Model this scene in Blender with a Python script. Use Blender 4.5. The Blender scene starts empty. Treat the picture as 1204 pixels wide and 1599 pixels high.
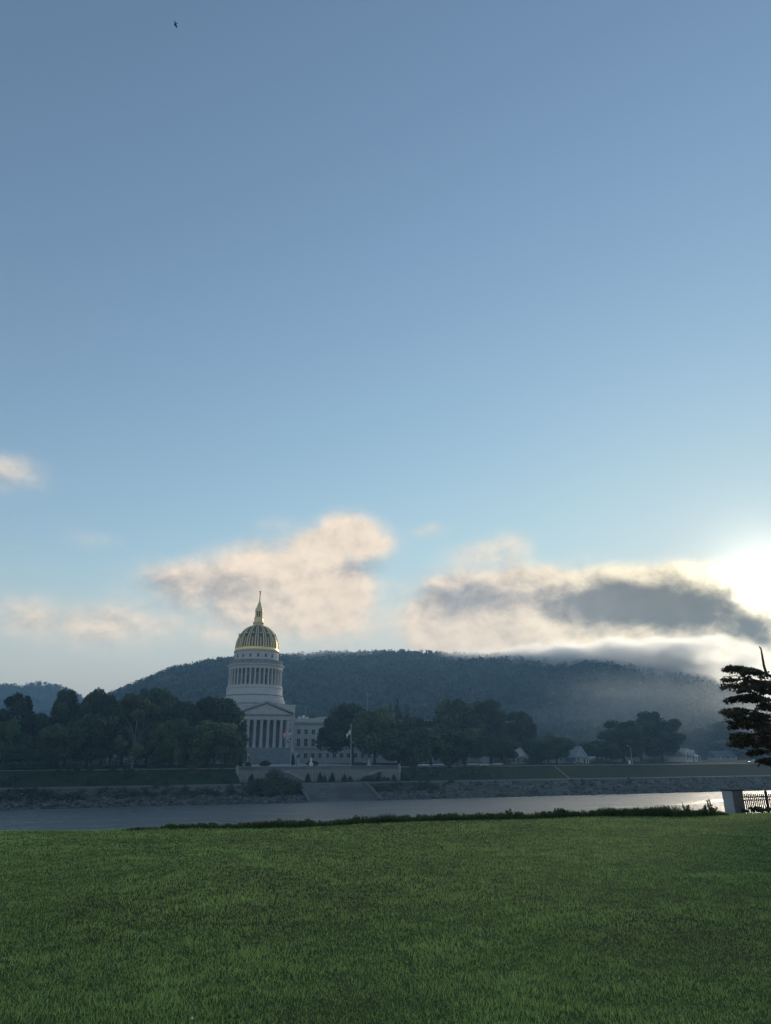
import bpy, math, random
import numpy as np
from mathutils import Vector, Matrix, noise as mnoise

random.seed(7); rng = np.random.default_rng(11)
sc = bpy.context.scene
col = sc.collection
D = bpy.data
PI = math.pi
R = math.radians

# ------------------------------------------------------------------ camera maths
F, P, RL, H = 1070.0, R(20.03), R(0.4), 11.0
def ray(px, py):
    x = px-602; y = py-799.5
    xr = x*math.cos(RL)-y*math.sin(RL); yr = x*math.sin(RL)+y*math.cos(RL)
    return (xr, F*math.cos(P)+yr*math.sin(P), F*math.sin(P)-yr*math.cos(P))
# river frame: u runs along the river, v across it
AN = math.atan2(.335, .942)
W = (math.cos(AN), math.sin(AN)); V = (-math.sin(AN), math.cos(AN))
def uv2(u, v, z=0.0): return Vector((u*W[0]+v*V[0], u*W[1]+v*V[1], z))
def onv(px, py, v):
    r = ray(px, py); t = v/(r[0]*V[0]+r[1]*V[1])
    x, y, z = r[0]*t, r[1]*t, H+r[2]*t
    return x*W[0]+y*W[1], z
def azel(px, py):
    r = ray(px, py)
    return math.degrees(math.atan2(r[0], r[1])), math.degrees(math.atan2(r[2], math.hypot(r[0], r[1])))
def far_z(v):
    pts = [(205, -2.5), (213.5, -0.3), (216, .7), (228.5, 4.15), (229, 4.3), (231.5, 4.35), (233, 4.7), (249, 9.0), (262, 9.2), (330, 10.45), (420, 10.8), (2600, 12)]
    for (a, za), (b, zb) in zip(pts, pts[1:]):
        if v <= b: return za+(zb-za)*max(0, (v-a))/(b-a)
    return 12

# ------------------------------------------------------------------ helpers
def tag(o, label=None, cat=None, group=None, kind=None):
    if label: o['label'] = label
    if cat: o['category'] = cat
    if group: o['group'] = group
    if kind: o['kind'] = kind
    return o
def empty(name, loc=(0, 0, 0), rz=0.0):
    o = D.objects.new(name, None); col.objects.link(o); o.location = loc; o.rotation_euler = (0, 0, rz)
    o.empty_display_size = .3
    return o
def copy_tree(o, parent=None):
    c = o.copy(); col.objects.link(c); c.parent = parent
    for ch in list(o.children): copy_tree(ch, c)
    return c
class MB:
    def __init__(s): s.v = []; s.f = []; s.m = []
    def quad(s, a, b, c, d, mi=0):
        n = len(s.v); s.v += [tuple(a), tuple(b), tuple(c), tuple(d)]; s.f.append((n, n+1, n+2, n+3)); s.m.append(mi)
    def poly(s, pts, mi=0):
        n = len(s.v); s.v += [tuple(p) for p in pts]; s.f.append(tuple(range(n, n+len(pts)))); s.m.append(mi)
    def box(s, x0, x1, y0, y1, z0, z1, mi=0):
        n = len(s.v)
        s.v += [(x0, y0, z0), (x1, y0, z0), (x1, y1, z0), (x0, y1, z0), (x0, y0, z1), (x1, y0, z1), (x1, y1, z1), (x0, y1, z1)]
        for f in ((0, 3, 2, 1), (4, 5, 6, 7), (0, 1, 5, 4), (1, 2, 6, 5), (2, 3, 7, 6), (3, 0, 4, 7)):
            s.f.append(tuple(n+i for i in f)); s.m.append(mi)
        return s
    def prism(s, pts, axis, a, b, mi=0):
        """extrude 2-D outline along axis ('x','y','z') from a to b"""
        def mk(p, t): return (t, p[0], p[1]) if axis == 'x' else (p[0], t, p[1]) if axis == 'y' else (p[0], p[1], t)
        n = len(s.v); k = len(pts)
        s.v += [mk(p, a) for p in pts]+[mk(p, b) for p in pts]
        s.f.append(tuple(range(n, n+k))); s.f.append(tuple(range(n+2*k-1, n+k-1, -1))); s.m += [mi, mi]
        for i in range(k):
            j = (i+1) % k; s.f.append((n+i, n+k+i, n+k+j, n+j)); s.m.append(mi)
        return s
    def lathe(s, prof, seg=32, cx=0, cy=0, cap=True, mi=0, ph=0):
        n = len(s.v)
        for r, z in prof:
            for i in range(seg):
                a = 2*PI*i/seg+ph; s.v.append((cx+r*math.cos(a), cy+r*math.sin(a), z))
        for k in range(len(prof)-1):
            for i in range(seg):
                j = (i+1) % seg; s.f.append((n+k*seg+i, n+k*seg+j, n+(k+1)*seg+j, n+(k+1)*seg+i)); s.m.append(mi)
        if cap:
            s.f.append(tuple(n+i for i in range(seg-1, -1, -1))); s.m.append(mi)
            s.f.append(tuple(n+(len(prof)-1)*seg+i for i in range(seg))); s.m.append(mi)
        return s
    def tube(s, pts, rads, seg=6, mi=0):
        pts = [Vector(p) for p in pts]; n = len(s.v)
        for k, p in enumerate(pts):
            d = (pts[min(k+1, len(pts)-1)]-pts[max(k-1, 0)]).normalized()
            a = d.orthogonal().normalized() if abs(d.z) > .9 else d.cross(Vector((0, 0, 1))).normalized()
            b = d.cross(a)
            for i in range(seg):
                t = 2*PI*i/seg; q = p+(a*math.cos(t)+b*math.sin(t))*rads[k]; s.v.append(tuple(q))
        for k in range(len(pts)-1):
            for i in range(seg):
                j = (i+1) % seg; s.f.append((n+k*seg+i, n+k*seg+j, n+(k+1)*seg+j, n+(k+1)*seg+i)); s.m.append(mi)
        s.f.append(tuple(n+i for i in range(seg))); s.f.append(tuple(n+(len(pts)-1)*seg+i for i in range(seg))); s.m += [mi, mi]
        return s
    def mesh(s, name, mats, smooth=False):
        me = D.meshes.new(name); me.from_pydata(s.v, [], s.f)
        if not isinstance(mats, (list, tuple)): mats = [mats]
        for m in mats: me.materials.append(m)
        me.polygons.foreach_set('material_index', s.m)
        if smooth:
            me.polygons.foreach_set('use_smooth', [True]*len(me.polygons))
            me.set_sharp_from_angle(angle=R(38))
        me.update(); return me
    def build(s, name, mats, parent=None, loc=(0, 0, 0), rz=0, smooth=False):
        o = D.objects.new(name, s.mesh(name, mats, smooth)); col.objects.link(o)
        o.location = loc; o.rotation_euler = (0, 0, rz)
        if parent: o.parent = parent
        return o
def np_mesh(name, verts, faces_flat, nper, mats, attr=None, mi=None):
    """faces_flat: int array (nf, nper)"""
    me = D.meshes.new(name); nv = len(verts); nf = len(faces_flat)
    me.vertices.add(nv); me.vertices.foreach_set('co', np.asarray(verts, dtype=np.float32).ravel())
    me.loops.add(nf*nper); me.loops.foreach_set('vertex_index', np.asarray(faces_flat, dtype=np.int32).ravel())
    me.polygons.add(nf); me.polygons.foreach_set('loop_start', np.arange(0, nf*nper, nper, dtype=np.int32))
    me.polygons.foreach_set('loop_total', np.full(nf, nper, dtype=np.int32))
    if not isinstance(mats, (list, tuple)): mats = [mats]
    for m in mats: me.materials.append(m)
    if mi is not None: me.polygons.foreach_set('material_index', np.asarray(mi, dtype=np.int32))
    if attr is not None:
        a = me.attributes.new('tone', 'FLOAT', 'POINT'); a.data.foreach_set('value', np.asarray(attr, dtype=np.float32))
    me.update(calc_edges=True); me.validate(); return me
def link(name, me, parent=None, loc=(0, 0, 0), rz=0):
    o = D.objects.new(name, me); col.objects.link(o); o.location = loc; o.rotation_euler = (0, 0, rz)
    if parent: o.parent = parent
    return o

# ------------------------------------------------------------------ materials
class NT:
    def __init__(s, nt): s.nt = nt
    def n(s, t, **kw):
        o = s.nt.nodes.new(t)
        for k, v in kw.items(): setattr(o, k, v)
        return o
    def l(s, a, b): s.nt.links.new(a, b)
    def put(s, sock, v):
        if isinstance(v, bpy.types.NodeSocket): s.nt.links.new(v, sock)
        elif v is not None: sock.default_value = v
    def m(s, op, a, b=None, c=None, clamp=False):
        o = s.nt.nodes.new('ShaderNodeMath'); o.operation = op; o.use_clamp = clamp
        s.put(o.inputs[0], a); s.put(o.inputs[1], b); s.put(o.inputs[2], c)
        return o.outputs[0]
    def smooth(s, x, a, b, o0=0.0, o1=1.0):
        o = s.nt.nodes.new('ShaderNodeMapRange'); o.interpolation_type = 'SMOOTHSTEP'
        s.put(o.inputs['Value'], x); o.inputs['From Min'].default_value = a; o.inputs['From Max'].default_value = b
        o.inputs['To Min'].default_value = o0; o.inputs['To Max'].default_value = o1
        return o.outputs['Result']
    def mix(s, f, a, b):
        o = s.nt.nodes.new('ShaderNodeMix'); o.data_type = 'RGBA'
        s.put(o.inputs[0], f); s.put(o.inputs[6], a); s.put(o.inputs[7], b)
        return o.outputs[2]
    def noise(s, vec, scale, detail=4, rough=.55, dist=0.0):
        o = s.nt.nodes.new('ShaderNodeTexNoise'); o.inputs['Scale'].default_value = scale
        o.inputs['Detail'].default_value = detail; o.inputs['Roughness'].default_value = rough
        o.inputs['Distortion'].default_value = dist
        if vec is not None: s.l(vec, o.inputs['Vector'])
        return o.outputs['Fac']
def c4(c): return (c[0], c[1], c[2], 1.0)
def mat(name, c1, c2=None, scale=1.0, rough=.8, metal=0.0, bump=0.0, bscale=None, spec=.3, tone=False, objrand=0.0, transl=0.0, stretch=None, c3=None):
    m = D.materials.new(name); m.use_nodes = True; t = NT(m.node_tree); b = m.node_tree.nodes['Principled BSDF']
    b.inputs['Roughness'].default_value = rough; b.inputs['Metallic'].default_value = metal
    b.inputs['Specular IOR Level'].default_value = spec
    tc = t.n('ShaderNodeTexCoord'); vec = tc.outputs['Object']
    if stretch:
        mp = t.n('ShaderNodeMapping'); mp.inputs['Scale'].default_value = stretch; t.l(vec, mp.inputs['Vector']); vec = mp.outputs[0]
    c2 = c2 or tuple(x*.8 for x in c1)
    f = t.noise(vec, scale, 5, .6)
    f = t.smooth(f, .33, .67)
    colr = t.mix(f, c4(c1), c4(c2))
    if c3: colr = t.mix(t.smooth(t.noise(vec, scale*.13, 3), .42, .62), colr, c4(c3))
    if tone:
        at = t.n('ShaderNodeAttribute'); at.attribute_name = 'tone'
        mm = t.n('ShaderNodeMix'); mm.data_type = 'RGBA'; mm.blend_type = 'MULTIPLY'; mm.inputs[0].default_value = 1
        cr = t.n('ShaderNodeCombineColor')
        for i in range(3): t.l(at.outputs['Fac'], cr.inputs[i])
        t.l(colr, mm.inputs[6]); t.l(cr.outputs[0], mm.inputs[7]); colr = mm.outputs[2]
    if objrand:
        oi = t.n('ShaderNodeObjectInfo'); hs = t.n('ShaderNodeHueSaturation')
        t.l(t.m('ADD', t.m('MULTIPLY', oi.outputs['Random'], objrand), 1-objrand/2), hs.inputs['Value'])
        t.l(t.m('ADD', t.m('MULTIPLY', t.m('FRACT', t.m('MULTIPLY', oi.outputs['Random'], 7.3)), .05), .475), hs.inputs['Hue'])
        t.l(colr, hs.inputs['Color']); colr = hs.outputs[0]
    t.l(colr, b.inputs['Base Color'])
    if transl:
        tr = t.n('ShaderNodeBsdfTranslucent'); t.l(colr, tr.inputs['Color'])
        mx = t.n('ShaderNodeMixShader'); mx.inputs[0].default_value = transl
        t.l(b.outputs[0], mx.inputs[1]); t.l(tr.outputs[0], mx.inputs[2])
        t.l(mx.outputs[0], m.node_tree.nodes['Material Output'].inputs['Surface'])
    if bump:
        bn = t.n('ShaderNodeBump'); bn.inputs['Strength'].default_value = bump; bn.inputs['Distance'].default_value = .1
        t.l(t.noise(vec, bscale or scale*4, 5), bn.inputs['Height']); t.l(bn.outputs[0], b.inputs['Normal'])
    return m
M = {}
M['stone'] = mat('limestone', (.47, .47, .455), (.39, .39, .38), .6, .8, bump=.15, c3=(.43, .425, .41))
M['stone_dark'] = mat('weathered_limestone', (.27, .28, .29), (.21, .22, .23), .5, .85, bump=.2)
M['glass_dark'] = mat('dark_window_glass', (.02, .025, .03), (.03, .035, .045), 2, .12, spec=.5)
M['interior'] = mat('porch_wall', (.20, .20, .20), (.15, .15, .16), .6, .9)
M['gold'] = mat('gold_leaf', (.88, .66, .28), (.74, .54, .22), 2.2, .36, metal=1.0, bump=.1)
M['gold_thin'] = mat('gilded_ornament', (.85, .66, .34), (.66, .50, .25), 1.6, .42, metal=.35, bump=.1)
M['dome_panel'] = mat('grey_blue_dome_panel', (.05, .065, .07), (.15, .14, .10), 1.9, .5, metal=.2, bump=.2)
M['concrete'] = mat('pale_concrete', (.36, .36, .35), (.27, .27, .27), .9, .85, bump=.2, c3=(.24, .24, .24))
M['concrete_dark'] = mat('stained_concrete', (.17, .18, .19), (.12, .13, .14), .6, .9, bump=.3, c3=(.10, .11, .11))
M['white'] = mat('white_paint', (.78, .78, .76), (.68, .68, .67), 1.2, .6)
M['plaza'] = mat('light_paving', (.42, .42, .41), (.34, .34, .33), .5, .85)
M['asphalt'] = mat('asphalt', (.05, .05, .052), (.04, .04, .042), 2, .9, bump=.2)
M['bark'] = mat('dark_bark', (.055, .045, .038), (.03, .026, .022), 3, .95, bump=.5)
M['bark_pale'] = mat('pale_sycamore_bark', (.22, .215, .19), (.09, .085, .075), 1.2, .9, bump=.3)
M['leaf'] = mat('tree_leaves', (.036, .060, .027), (.052, .076, .032), .25, .7, tone=True, objrand=.35, transl=.12, spec=.2)
M['leaf_pale'] = mat('paler_tree_leaves', (.062, .095, .040), (.088, .118, .050), .25, .7, tone=True, objrand=.3, transl=.15, spec=.2)  # lighter green foliage for the sycamore, drooping and paler round trees
M['leaf_near'] = mat('branch_leaves', (.050, .050, .026), (.075, .060, .030), 1.5, .6, tone=True, transl=.3, spec=.3)
M['weed'] = mat('weed_leaves', (.055, .095, .030), (.035, .065, .022), 1.2, .7, tone=True, transl=.25, spec=.2)
M['bank_leaf'] = mat('bank_shrub_leaves', (.035, .050, .028), (.055, .065, .040), .4, .8, tone=True, transl=.12, spec=.2)
M['forest'] = mat('hill_forest_leaves', (.030, .045, .024), (.048, .058, .028), .02, .85, tone=True, spec=.1)
M['rock'] = mat('riprap_rock', (.125, .125, .125), (.07, .07, .068), .9, .95, bump=.4, tone=True)
M['iron'] = mat('black_iron', (.015, .015, .016), (.03, .028, .026), 6, .5, spec=.4)
M['pole'] = mat('painted_metal_pole', (.42, .43, .44), (.36, .37, .38), 3, .5, metal=.3)
M['roof'] = mat('slate_roof', (.10, .11, .13), (.07, .075, .09), 1.2, .8, bump=.3)
M['roof_pale'] = mat('pale_grey_roof', (.30, .31, .32), (.24, .25, .26), 1.2, .8, bump=.3)
M['siding'] = mat('white_siding', (.66, .67, .68), (.58, .59, .61), 1.0, .7)
M['siding_blue'] = mat('blue_grey_siding', (.30, .36, .45), (.25, .31, .40), 1.0, .7)
M['brick'] = mat('brick_wall', (.22, .12, .09), (.17, .09, .07), 2, .9)
M['tyre'] = mat('rubber', (.02, .02, .02), (.03, .03, .03), 5, .9)
M['bronze'] = mat('dark_bronze', (.06, .055, .045), (.03, .035, .032), 3, .45, metal=.8)
M['bird'] = mat('dark_feathers', (.02, .018, .018), (.03, .028, .028), 9, .8)
M['flag_red'] = mat('red_cloth', (.45, .04, .06), None, 3, .8)
M['flag_white'] = mat('white_cloth', (.80, .80, .80), None, 3, .8)
M['flag_blue'] = mat('blue_cloth', (.03, .06, .28), None, 3, .8)
M['flag_black'] = mat('black_cloth', (.015, .02, .02), None, 3, .8)
M['emblem'] = mat('emblem_cloth', (.25, .32, .14), (.35, .20, .10), 8, .8)
M['pillar_pale'] = mat('smooth_grey_stone', (.42, .43, .46), (.36, .37, .40), 1.4, .75, bump=.15, c3=(.30, .31, .33))
M['pillar_dark'] = mat('dark_pillar_side', (.10, .10, .10), (.16, .15, .14), 5, .9, bump=.5)  # darker, bumpier tone for one side of the fence pillar
def carpaint(n, c): return mat(n, c, tuple(x*.9 for x in c), 1, .3, spec=.5)
M['car_white'] = carpaint('white_car_paint', (.75, .75, .75)); M['car_silver'] = carpaint('silver_car_paint', (.45, .46, .47))
M['car_dark'] = carpaint('dark_blue_car_paint', (.03, .04, .07)); M['car_red'] = carpaint('red_car_paint', (.35, .03, .03))
M['cap'] = mat('dark_cap_stone', (.03, .03, .032), (.045, .045, .045), 5, 1.0, spec=.02)
M['path'] = mat('worn_gravel', (.16, .16, .155), (.11, .11, .105), 1, .95, spec=.05)
M['lamp_lens'] = mat('lamp_glass', (.7, .7, .68), None, 3, .3)

# ------------------------------------------------------------------ world: sky + clouds
SUN_AZ, SUN_EL = 29.5, 12.3
w = D.worlds.new('World'); sc.world = w; w.use_nodes = True; w.cycles.sampling_method = 'MANUAL'; w.cycles.sample_map_resolution = 512
t = NT(w.node_tree); w.node_tree.nodes.clear()
out = t.n('ShaderNodeOutputWorld')
sky = t.n('ShaderNodeTexSky'); sky.sky_type = 'NISHITA'; sky.sun_disc = False
sky.sun_elevation = R(SUN_EL); sky.sun_rotation = R(SUN_AZ); sky.altitude = 180
sky.air_density = 1.0; sky.dust_density = .04; sky.ozone_density = 1.0
SKY_STR = .135
bg = t.n('ShaderNodeBackground'); bg.inputs['Strength'].default_value = SKY_STR
hs = t.n('ShaderNodeHueSaturation'); hs.inputs['Saturation'].default_value = 1.0
tint = t.n('ShaderNodeMix'); tint.data_type = 'RGBA'; tint.blend_type = 'MULTIPLY'; tint.inputs[0].default_value = 1; tint.inputs[7].default_value = (1.0, 1.01, 1.0, 1)
t.l(sky.outputs[0], hs.inputs['Color']); t.l(hs.outputs[0], tint.inputs[6]); # soft shoulder so that the aureole keeps its colour instead of clipping
ss_ = t.n('ShaderNodeSeparateColor'); t.l(tint.outputs[2], ss_.inputs[0]); cs_ = t.n('ShaderNodeCombineColor')
for i in range(3):
    q_ = t.m('DIVIDE', ss_.outputs[i], (5.7, 5.4, 4.8)[i]); t.l(t.m('DIVIDE', ss_.outputs[i], t.m('POWER', t.m('ADD', 1.0, t.m('POWER', q_, 3.0)), 1/3)), cs_.inputs[i])
t.l(cs_.outputs[0], bg.inputs['Color'])
tc = t.n('ShaderNodeTexCoord'); dirv = tc.outputs['Generated']
sx = t.n('ShaderNodeSeparateXYZ'); t.l(dirv, sx.inputs[0])
X, Y, Z = sx.outputs
az = t.m('MULTIPLY', t.m('ARCTAN2', X, Y), 180/PI)
el = t.m('MULTIPLY', t.m('ARCSINE', Z), 180/PI)
mp = t.n('ShaderNodeMapping'); mp.inputs['Scale'].default_value = (1, 1, 1.35); t.l(dirv, mp.inputs['Vector'])
nw = t.n('ShaderNodeTexNoise'); nw.inputs['Scale'].default_value = 13; nw.inputs['Detail'].default_value = 4; nw.inputs['Roughness'].default_value = .5
t.l(mp.outputs[0], nw.inputs['Vector'])
sw = t.n('ShaderNodeSeparateColor'); t.l(nw.outputs['Color'], sw.inputs[0])
azw = t.m('ADD', az, t.m('MULTIPLY', t.m('SUBTRACT', sw.outputs[0], .5), 4.2))
elw = t.m('ADD', el, t.m('MULTIPLY', t.m('SUBTRACT', sw.outputs[1], .5), 2.6))
n1 = t.noise(mp.outputs[0], 21, 8, .6, .25)
n2 = t.noise(mp.outputs[0], 60, 6, .6, .3)
n3 = t.noise(mp.outputs[0], 9, 3, .5, .1)
def blob(cx, cy, rx, rup, rdn, s, a_=None, e_=None):
    a0, e0 = azel(cx, cy)
    k = 19.6
    da = t.m('DIVIDE', t.m('SUBTRACT', a_ or azw, a0), rx/k)
    de = t.m('SUBTRACT', e_ or elw, e0)
    up = t.m('DIVIDE', t.m('MAXIMUM', de, 0.0), rup/k); dn = t.m('DIVIDE', t.m('MINIMUM', de, 0.0), rdn/k)
    q = t.m('ADD', t.m('MULTIPLY', da, da), t.m('ADD', t.m('MULTIPLY', up, up), t.m('MULTIPLY', dn, dn)))
    return t.m('MULTIPLY', t.m('EXPONENT', t.m('MULTIPLY', q, -1.0)), s)
azs = t.m('ADD', az, t.m('MULTIPLY', t.m('SUBTRACT', azw, az), .35)); els = t.m('ADD', el, t.m('MULTIPLY', t.m('SUBTRACT', elw, el), .45))
def field(lst, a_=None, e_=None):
    r = None
    for b in lst:
        x = blob(*b, a_=a_, e_=e_); r = x if r is None else t.m('ADD', r, x)
    return r
BODY = [(545, 830, 52, 34, 36, 1.25), (498, 860, 50, 28, 32, .80), (596, 850, 30, 22, 26, .6), (450, 908, 115, 48, 50, 1.15), (305, 904, 95, 28, 48, .80), (395, 868, 55, 24, 30, .5), (528, 935, 54, 42, 50, 1.25),
        (100, 965, 140, 34, 42, .56), (5, 738, 58, 30, 28, .58), (140, 842, 45, 16, 18, .24), (790, 848, 42, 24, 32, .60), (668, 830, 34, 14, 18, .38), (735, 868, 55, 18, 24, .36), (430, 815, 40, 14, 14, .22),
        (735, 922, 85, 32, 42, 1.15), (820, 905, 50, 22, 30, .75), (905, 912, 72, 30, 50, 1.2), (1000, 928, 110, 36, 50, 1.35), (1085, 925, 70, 34, 50, 1.2), (690, 965, 70, 34, 40, .95), (860, 990, 190, 40, 38, 1.2),
        (1130, 975, 80, 40, 60, 1.1), (1190, 985, 60, 34, 60, 1.0), (980, 1035, 200, 34, 50, 1.1), (1150, 1040, 120, 34, 50, 1.0), (450, 975, 120, 32, 38, .60), (250, 985, 150, 24, 30, .26)]
GREY = [(735, 928, 85, 28, 32, .95), (700, 950, 60, 24, 28, .45), (820, 930, 60, 18, 28, .40), (915, 938, 70, 32, 36, .95), (1000, 942, 95, 38, 42, 1.2), (1090, 955, 60, 34, 40, 1.0), (1178, 985, 36, 24, 30, 1.2), (575, 882, 75, 14, 24, .75), (625, 888, 45, 14, 20, .5), (275, 912, 100, 24, 36, .65),
        (370, 915, 70, 22, 28, .40), (350, 950, 130, 24, 30, .32), (90, 978, 140, 24, 30, .35), (5, 755, 50, 14, 16, .3), (790, 872, 42, 12, 14, .3), (900, 1035, 160, 20, 30, .35)]
T = field(BODY, t.m('MULTIPLY', t.m('ADD', azs, azw), .5), t.m('MULTIPLY', t.m('ADD', els, elw), .5)); G = field(GREY, azs, els)
vm = t.n('ShaderNodeVectorMath', operation='MULTIPLY_ADD'); vm.inputs[1].default_value = (1, 1, 1); t.l(mp.outputs[0], vm.inputs[0])
sd = (math.sin(R(SUN_AZ))*math.cos(R(SUN_EL)), math.cos(R(SUN_AZ))*math.cos(R(SUN_EL)), math.sin(R(SUN_EL)))
vm.inputs[2].default_value = (.013, -.004, .016)
n1b = t.noise(vm.outputs[0], 21, 8, .6, .25)
relief = t.m('SUBTRACT', n1, n1b)
turb = t.m('ADD', t.m('MULTIPLY', t.m('SUBTRACT', n1, .5), 1.25), t.m('ADD', t.m('MULTIPLY', t.m('SUBTRACT', n2, .5), .35), t.m('MULTIPLY', t.m('SUBTRACT', n3, .5), .5)))
dens = t.m('ADD', T, t.m('MULTIPLY', t.m('MINIMUM', t.m('MULTIPLY', T, 1.25), 1.0), turb))
alpha = t.smooth(dens, .03, .98)
# deep cloud is grey, thin cloud and the tops towards the sun are bright
grey = t.smooth(t.m('SUBTRACT', t.m('ADD', G, t.m('MULTIPLY', turb, .36)), t.m('MULTIPLY', relief, 1.5)), -.05, 1.3)
dp = t.n('ShaderNodeVectorMath', operation='DOT_PRODUCT'); t.l(dirv, dp.inputs[0]); dp.inputs[1].default_value = sd
ang = t.m('MULTIPLY', t.m('ARCCOSINE', t.m('MINIMUM', dp.outputs['Value'], .99999)), 180/PI)
near = t.smooth(ang, 3, 24, 1, 0)
core = t.m('EXPONENT', t.m('MULTIPLY', t.m('POWER', t.m('DIVIDE', ang, 2.6), 1.4), -1.0))
warm = t.mix(near, (.71, .59, .46, 1), (.96, .82, .56, 1))
greyc = t.mix(near, (.29, .285, .285, 1), (.145, .145, .125, 1))
cc = t.mix(grey, warm, greyc)
cb = t.n('ShaderNodeBackground'); t.l(cc, cb.inputs['Color'])
t.l(t.m('ADD', t.m('ADD', .98, t.m('MULTIPLY', relief, .45)), t.m('MULTIPLY', t.m('MULTIPLY', core, t.m('SUBTRACT', 1.1, grey, clamp=True)), 1.5)), cb.inputs['Strength'])
# low morning mist veiling the sky above the horizon
vb = t.n('ShaderNodeBackground'); t.l(t.mix(near, (.44, .415, .355, 1), (.68, .60, .45, 1)), vb.inputs['Color'])
vx = t.n('ShaderNodeMixShader'); t.l(t.m('MULTIPLY', t.smooth(t.m('ADD', el, t.m('MULTIPLY', n3, 3.0)), 3, 18, .88, 0), 1.0), vx.inputs[0]); t.l(bg.outputs[0], vx.inputs[1]); t.l(vb.outputs[0], vx.inputs[2])
mxs = t.n('ShaderNodeMixShader'); t.l(alpha, mxs.inputs[0]); t.l(vx.outputs[0], mxs.inputs[1]); t.l(cb.outputs[0], mxs.inputs[2])
# bright veil of thin cloud right round the sun
gb = t.n('ShaderNodeBackground'); gb.inputs['Color'].default_value = (1.0, .88, .66, 1)
t.l(t.m('MULTIPLY', t.m('MULTIPLY', core, t.m('SUBTRACT', 1.0, t.m('MULTIPLY', grey, .9))), .8), gb.inputs['Strength'])
ad = t.n('ShaderNodeAddShader'); t.l(mxs.outputs[0], ad.inputs[0]); t.l(gb.outputs[0], ad.inputs[1])
t.l(ad.outputs[0], out.inputs['Surface'])

sl = D.lights.new('sun', 'SUN'); sl.energy = 1.5; sl.angle = R(12); sl.color = (1.0, .86, .66)
so = D.objects.new('sun', sl); col.objects.link(so)
so.rotation_euler = Vector(sd).to_track_quat('Z', 'Y').to_euler(); so.location = Vector(sd)*300

# ------------------------------------------------------------------ camera
cam = D.cameras.new('camera'); co = D.objects.new('camera', cam); col.objects.link(co)
cam.sensor_fit = 'VERTICAL'; cam.sensor_height = 24; cam.lens = F/1599*24; cam.clip_end = 9000; cam.clip_start = .05
co.matrix_world = Matrix.Translation((0, 0, H)) @ Matrix.Rotation(PI/2+P, 4, 'X') @ Matrix.Rotation(-RL, 4, 'Z')
sc.camera = co
vs = sc.view_settings; vs.view_transform = 'Standard'; vs.look = 'None'; vs.gamma = 1; vs.exposure = EXPO = 0.50
try: vs.use_curve_mapping = False
except Exception: pass
sc.cycles.volume_step_rate = 1.0; sc.cycles.volume_max_steps = 64
sc.cycles.max_bounces = 6; sc.cycles.volume_bounces = 3; sc.cycles.transparent_max_bounces = 6
sc.cycles.diffuse_bounces = 3; sc.cycles.glossy_bounces = 3; sc.cycles.sample_clamp_indirect = 4

# ------------------------------------------------------------------ leaf masses
def leaf_cloud(lobes, n, size, shell=.35, flat=0.0, seed=0, aspect=1.0, down=0.0):
    """n leaf clumps spread through ellipsoid lobes -> verts, quads, tone"""
    g = np.random.default_rng(seed); L = np.asarray(lobes, float)
    wgt = (L[:, 3]*L[:, 4]+L[:, 4]*L[:, 5]+L[:, 3]*L[:, 5]); wgt /= wgt.sum()
    k = g.choice(len(L), n, p=wgt); d = g.normal(size=(n, 3)); d /= np.linalg.norm(d, axis=1)[:, None]
    rad = 1-np.abs(g.normal(size=n))*shell; rad = np.clip(rad, .05, 1.12)
    c = L[k, :3]+d*L[k, 3:6]*rad[:, None]
    nrm = d*.7+g.normal(size=(n, 3))*.75; nrm[:, 2] += flat; nrm /= np.linalg.norm(nrm, axis=1)[:, None]
    a = np.cross(nrm, g.normal(size=(n, 3))); a /= np.linalg.norm(a, axis=1)[:, None]; b = np.cross(nrm, a)
    s = size*g.uniform(.55, 1.25, n)[:, None]
    b = b*aspect
    q = np.stack([c-a*s*.5-b*s*.18, c-b*s*.55+a*s*.1, c+a*s*.5+b*s*.14, c+b*s*.52-a*s*.12], 1)
    q[:, 1, :] += nrm*s*.15
    lobt = g.uniform(.6, 1.5, len(L))
    tone = np.repeat(g.uniform(.7, 1.35, n)*lobt[k], 4)
    return q.reshape(-1, 3), np.arange(n*4).reshape(-1, 4), tone
def crown_mesh(name, lobes, n, size, m, **kw):
    v, f, tn = leaf_cloud(lobes, n, size, **kw); return np_mesh(name, v, f, 4, m, attr=tn)

def lobes_round(g, n=30, z0=.2, zc=.56, rx=.36, rz=.32, rr=(.10, .19)):
    L = [(0, 0, zc, rx*.75, rx*.75, rz*.8)]
    for i in range(n):
        d = np.array(g.normal(size=3)); d /= np.linalg.norm(d); r = g.uniform(*rr); u = g.uniform(.78, 1.06)
        z = zc+d[2]*rz*u
        L.append((d[0]*rx*u, d[1]*rx*u, max(z, z0+r*.5), r, r, r*g.uniform(.7, .95)))
    return L
def limb_set(mb, g, top=.72, n=7, r0=.022, spread=.3, zf=.22):
    mb.tube([(0, 0, -.02), (.004, 0, zf*.5), (.0, .006, zf), (.01, 0, top)], [r0*1.5, r0, r0*.85, r0*.25], 8)
    for i in range(n):
        a = 2*PI*i/n+g.uniform(-.3, .3); z = zf*g.uniform(.8, 1.7); e = g.uniform(.6, 1.0)*spread; zt = z+g.uniform(.2, .42)
        p = [(0, 0, z), (math.cos(a)*e*.4, math.sin(a)*e*.4, z+(zt-z)*.5), (math.cos(a)*e, math.sin(a)*e, zt)]
        mb.tube(p, [r0*.55, r0*.35, r0*.12], 5)
        a2 = a+g.uniform(-.6, .6); q = p[1]
        mb.tube([q, (q[0]+math.cos(a2)*e*.4, q[1]+math.sin(a2)*e*.4, q[2]+.14)], [r0*.28, r0*.08], 4)
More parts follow.
